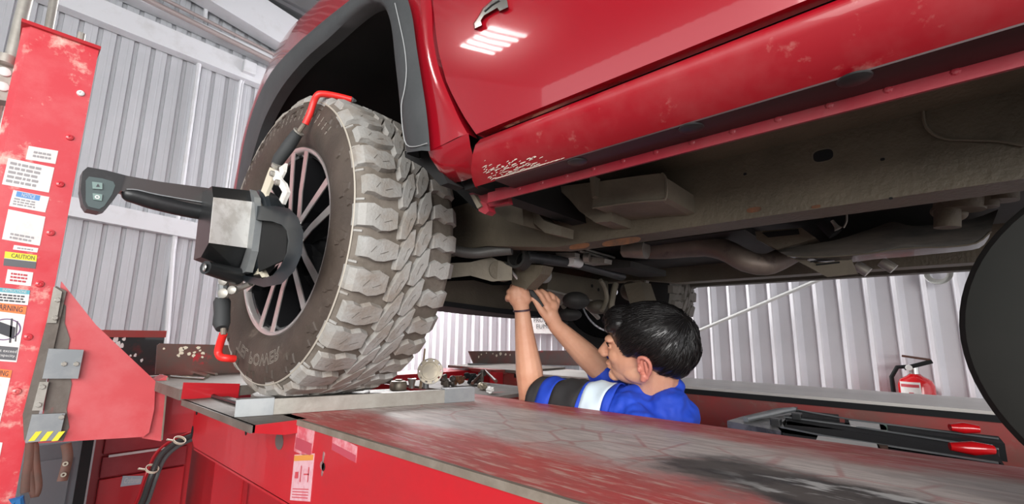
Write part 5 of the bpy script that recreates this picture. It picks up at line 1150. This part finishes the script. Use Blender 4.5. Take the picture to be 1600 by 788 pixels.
# ears
for s in (1, -1):
    e0 = (-.012, .078 * s, -.030)
    rim_ = [(-.004, 0, -.030), (-.012, .004, -.018), (-.020, .010, .002), (-.018, .013, .020), (-.006, .012, .030), (.008, .007, .026), (.011, .002, .012)]
    em = MB()
    P7 = [hp(e0[0] + a, e0[1] + b * s, e0[2] + c) for a, b, c in dens(rim_, 3)]
    em.tube(P7, [.0075] * 3 + [.0052] * (len(P7) - 3), 10)
    em.cap(hp(e0[0] + .000, e0[1] + .001 * s, e0[2] - .030), hp(e0[0] - .002, e0[1] + .002 * s, e0[2] - .022), .0095, .009)
    em.cap(hp(e0[0] - .012, e0[1] + .004 * s, e0[2] - .012), hp(e0[0] - .006, e0[1] + .005 * s, e0[2] + .016), .006, .005)
    em.ell(hp(e0[0] - .003, e0[1] - .003 * s, e0[2]), (.019 * HS, .006 * HS, .030 * HS), HR, 18, 12)
    em.ell(hp(e0[0] + .010, e0[1] + .002 * s, e0[2] - .006), (.006, .006, .009), HR, 12, 8)
    eo = em.build('ear', mat('ear_skin', (.60, .22, .16), .5) if s == 1 and 'ear_skin' not in bpy.data.materials else bpy.data.materials['ear_skin'], man)
    md = eo.modifiers.new('remesh', 'REMESH'); md.mode = 'VOXEL'; md.voxel_size = .0016; md.use_smooth_shade = True
    md = eo.modifiers.new('smooth', 'SMOOTH'); md.factor = .5; md.iterations = 3
    eb = MB().ell(hp(.083, s * .031, -.004), (.012 * HS, .013 * HS, .011 * HS), HR, 16, 10).build('eye', M['skin'], man, smooth=True)
    MB().tube([hp(.098, s * .014, .016), hp(.097, s * .030, .021), hp(.082, s * .050, .016)], [.003, .0042, .002], 8).build('eyebrow', M['hair'], man, smooth=True)
    MB().tube([hp(.097, s * .020, -.001), hp(.098, s * .032, .005), hp(.088, s * .044, .000)], .0018, 6).build('eyelashes', M['hair'], man, smooth=True)
# hair
HE = [((-.016, 0, .036), (.112, .087, .080)), ((-.055, 0, .008), (.078, .084, .078)), ((-.078, 0, -.035), (.036, .056, .040)), ((.060, 0, .062), (.050, .064, .038)), ((.030, .066, .018), (.020, .014, .032)), ((.030, -.066, .018), (.020, .014, .032)), ((.082, .01, .050), (.022, .050, .020))]
hm = MB()
for c, r in HE: he(hm, c, r)
ho = hm.build('hair', M['hair'], man)
md = ho.modifiers.new('remesh', 'REMESH'); md.mode = 'VOXEL'; md.voxel_size = .0035; md.use_smooth_shade = True
def hit(o, d):
    best = None
    for c, r in HE:
        k = Vector((o[i] - c[i] for i in range(3))); A = sum((d[i] / r[i]) ** 2 for i in range(3)); B = sum(d[i] * k[i] / r[i] ** 2 for i in range(3)); Cc = sum((k[i] / r[i]) ** 2 for i in range(3)) - 1
        D = B * B - A * Cc
        if D > 0:
            t = (-B + math.sqrt(D)) / A
            if t > 0 and (best is None or t > best): best = t
    return best
rnd = random.Random(4); st = MB(); o0 = (-.03, 0, .03)
CR = Vector((-.75, .15, .65)).normalized()
for k in range(2600):
    d = Vector((rnd.gauss(0, 1), rnd.gauss(0, 1), rnd.gauss(.25, 1))).normalized()
    ax = CR.cross(d)
    if ax.length < .05: continue
    ax.normalize(); ax = (ax + Vector((rnd.gauss(0, .12), rnd.gauss(0, .12), rnd.gauss(0, .12)))).normalized(); pts_ = []
    lift = rnd.uniform(.996, 1.03); L_ = rnd.uniform(.25, .5)
    ok = True
    for j in range(6):
        q = Matrix.Rotation(L_ * j / 5, 3, ax) @ d; t = hit(o0, q)
        if t is None: ok = False; break
        p = [o0[i] + q[i] * t * (lift + .012 * math.sin(j * 1.1 + k)) for i in range(3)]
        if p[2] < -.062 or (p[2] < -.012 and p[0] > -.030) or (p[0] > .06 and p[2] < .030): ok = False; break
        pts_.append(hp(*p))
    if ok: st.tube(pts_, [.0006, .0011, .0012, .0011, .0008, .0003], 3, cap=False)
tag(st.build('hair_strands', M['hair'], man, smooth=True, sharp=180), kind='stuff')
# bracelet
ua = (W_L - E_L).normalized(); c_ = W_L + ua * .004
MB().lathe([(-.003, .0285), (-.003, .0305), (.003, .0305), (.003, .0285)], c_, ua, 28).build('bracelet', mat('bracelet', (.05, .02, .03), .5), man, smooth=True)
# shirt
sh_ = MB()
sh_.cap(CH + Vector((0, 0, .02)), PEL + Vector((0, 0, .02)), .145, .145)
LfH = Vector((Lf.x, Lf.y, 0)).normalized()
for d_ in (-.09, .0, .09): sh_.cap(CH + LfH * d_ + Vector((0, 0, .03)), PEL + LfH * d_ * .8, .112, .112)
sh_.cap(S_L.lerp(mid, .05), S_R.lerp(mid, .05), .078, .078); sh_.cap(NB + Vector((0, 0, -.035)), CH, .078, .14)
sh_.cap(mixv(S_L, E_L, .02), mixv(S_L, E_L, .20), .070, .064); sh_.cap(NB + Vector((0, 0, -.03)), S_L.lerp(NB, .25), .062, .074); sh_.cap(NB + Vector((0, 0, -.03)), S_R.lerp(NB, .25), .062, .074)
bk = pt(1046, 652, x=1.29); sh_.cap(pt(1052, 606, x=1.32), pt(1030, 610, x=1.34), .034, .03); sh_.ell(bk, (.080, .072, .088), None, 24, 16)
sh_.cap(S_R, mixv(S_R, E_R, .72), .078, .068)
so = sh_.build('shirt', M['shirt'], man)
md = so.modifiers.new('remesh', 'REMESH'); md.mode = 'VOXEL'; md.voxel_size = .006; md.use_smooth_shade = True
md = so.modifiers.new('smooth', 'SMOOTH'); md.factor = .6; md.iterations = 10
tx = bpy.data.textures.new('folds', 'CLOUDS'); tx.noise_scale = .060; tx.noise_depth = 2
md = so.modifiers.new('folds', 'DISPLACE'); md.texture = tx; md.strength = .034; md.texture_coords = 'GLOBAL'; md.mid_level = .5
# collar stand
cx = (hp(-.03, 0, -.045) - NB).normalized()
MB().lathe([(-.05, .096), (-.022, .080), (.010, .070), (.014, .073), (.008, .077), (-.022, .088), (-.05, .102)], NB + cx * .012, cx, 40).build('collar', M['shirt'], man, smooth=True)
# sleeve bands
def sleeve(u0, u1, m, nm, r0, r1, S=S_L, E=E_L, sl=.10):
    rows = []; a = (E - S).normalized(); up = camdir(0, 1, 0); up = (up - a * up.dot(a)).normalized(); sd = a.cross(up)
    n_ = max(2, int((u1 - u0) / .04)) + 1
    for i in range(n_ + 1):
        u = u0 + (u1 - u0) * i / n_; c0 = S + (E - S) * u; r = r0 + (r1 - r0) * i / n_
        rw = []
        for k in range(36):
            an = 2 * PI * k / 36; w_ = 1 + .035 * math.sin(3 * an + u * 25) + .025 * math.sin(5 * an - u * 40)
            rw.append(c0 + (up * math.cos(an) + sd * math.sin(an)) * r * w_ + a * (-math.cos(an) * sl * r * 2.2))
        rows.append(rw)
    return MB().loft(rows, closed=True).build(nm, M[m], man, smooth=True, sharp=180, thick=.002)
# u runs from shoulder to elbow
sleeve(.10, .17, 'shirt', 'sleeve_seam', .0800, .0795); sleeve(.17, .375, 'shirtwhite', 'white_stripe', .0795, .078); sleeve(.375, .405, 'shirt', 'sleeve_piping', .078, .0777)
sleeve(.405, .675, 'shirtblack', 'sleeve_panel', .0775, .0745); sleeve(.675, .825, 'shirt', 'sleeve_band', .0745, .073); sleeve(.825, .93, 'shirtblack', 'sleeve_cuff', .073, .0715)
# trousers and shoes
tr = MB(); tr.cap(PEL + Vector((0, 0, .03)), PEL + Vector((0, 0, -.06)), .145, .14)
sho = MB()
for s in (-1, 1):
    hip = PEL + Lf * (.09 * s) + Vector((0, 0, -.05)); kn = hip + Vector((0, .02, -.42)); an = kn + Vector((0, -.02, -.40))
    tr.cap(hip, kn, .10, .072); tr.cap(kn, an, .072, .058)
    MB().cap(Vector((an.x + .01, an.y - .03, .05)), Vector((an.x - .04, an.y + .16, .04)), .05, .04).build('shoe', M['blackmatte'], man, smooth=True)
to = tr.build('trousers', M['jeans'], man); md = to.modifiers.new('remesh', 'REMESH'); md.mode = 'VOXEL'; md.voxel_size = .008; md.use_smooth_shade = True
# the tool in his hands
wr = thing('wrench', ph(806, 432), 'slim steel tool with a black grip held in both hands', 'wrench')
MB().tube([pt(789, 411, t=TL - .03), ph(806, 433, -.02), ph(823, 452, -.022)], [.0050, .0058, .0058], 10).build('steel_shaft', M['steelbright'], wr, smooth=True)
MB().tube([ph(822, 445, -.0), pr(834, 462, -.022), pr(847, 480, -.022)], [.0085, .0095, .008], 10).build('black_grip', M['grip'], wr, smooth=True)
# safety goggles' red strap glint in front of the face

GR = {'lift_runway': 'lift runways', 'black_hose': 'hoses tied together at the runway end', 'red_hose': 'hoses tied together at the runway end', 'cable_tie': 'cable ties around the hoses',
      'pliers': 'tools lying on the front deck', 'rod_tool': 'tools lying on the front deck', 'spanner': 'tools lying on the front deck', 'ratchet_head': 'tools lying on the front deck',
      'leather_strap': 'straps hanging below the gusset', 'looped_strap': 'straps hanging below the gusset', 'short_strap': 'straps hanging below the gusset', 'wall_conduit': 'conduits on the front wall',
      'grimy_bracket': 'old parts piled on the runway', 'rusty_hinge_part': 'old parts piled on the runway', 'black_joint': 'old parts piled on the runway', 'bent_metal_arm': 'old parts piled on the runway',
      'small_casting': 'old parts piled on the runway', 'brown_lever': 'old parts piled on the runway'}
for o in bpy.data.objects:
    if o.parent is None and o.name.split('.')[0] in GR: o['group'] = GR[o.name.split('.')[0]]
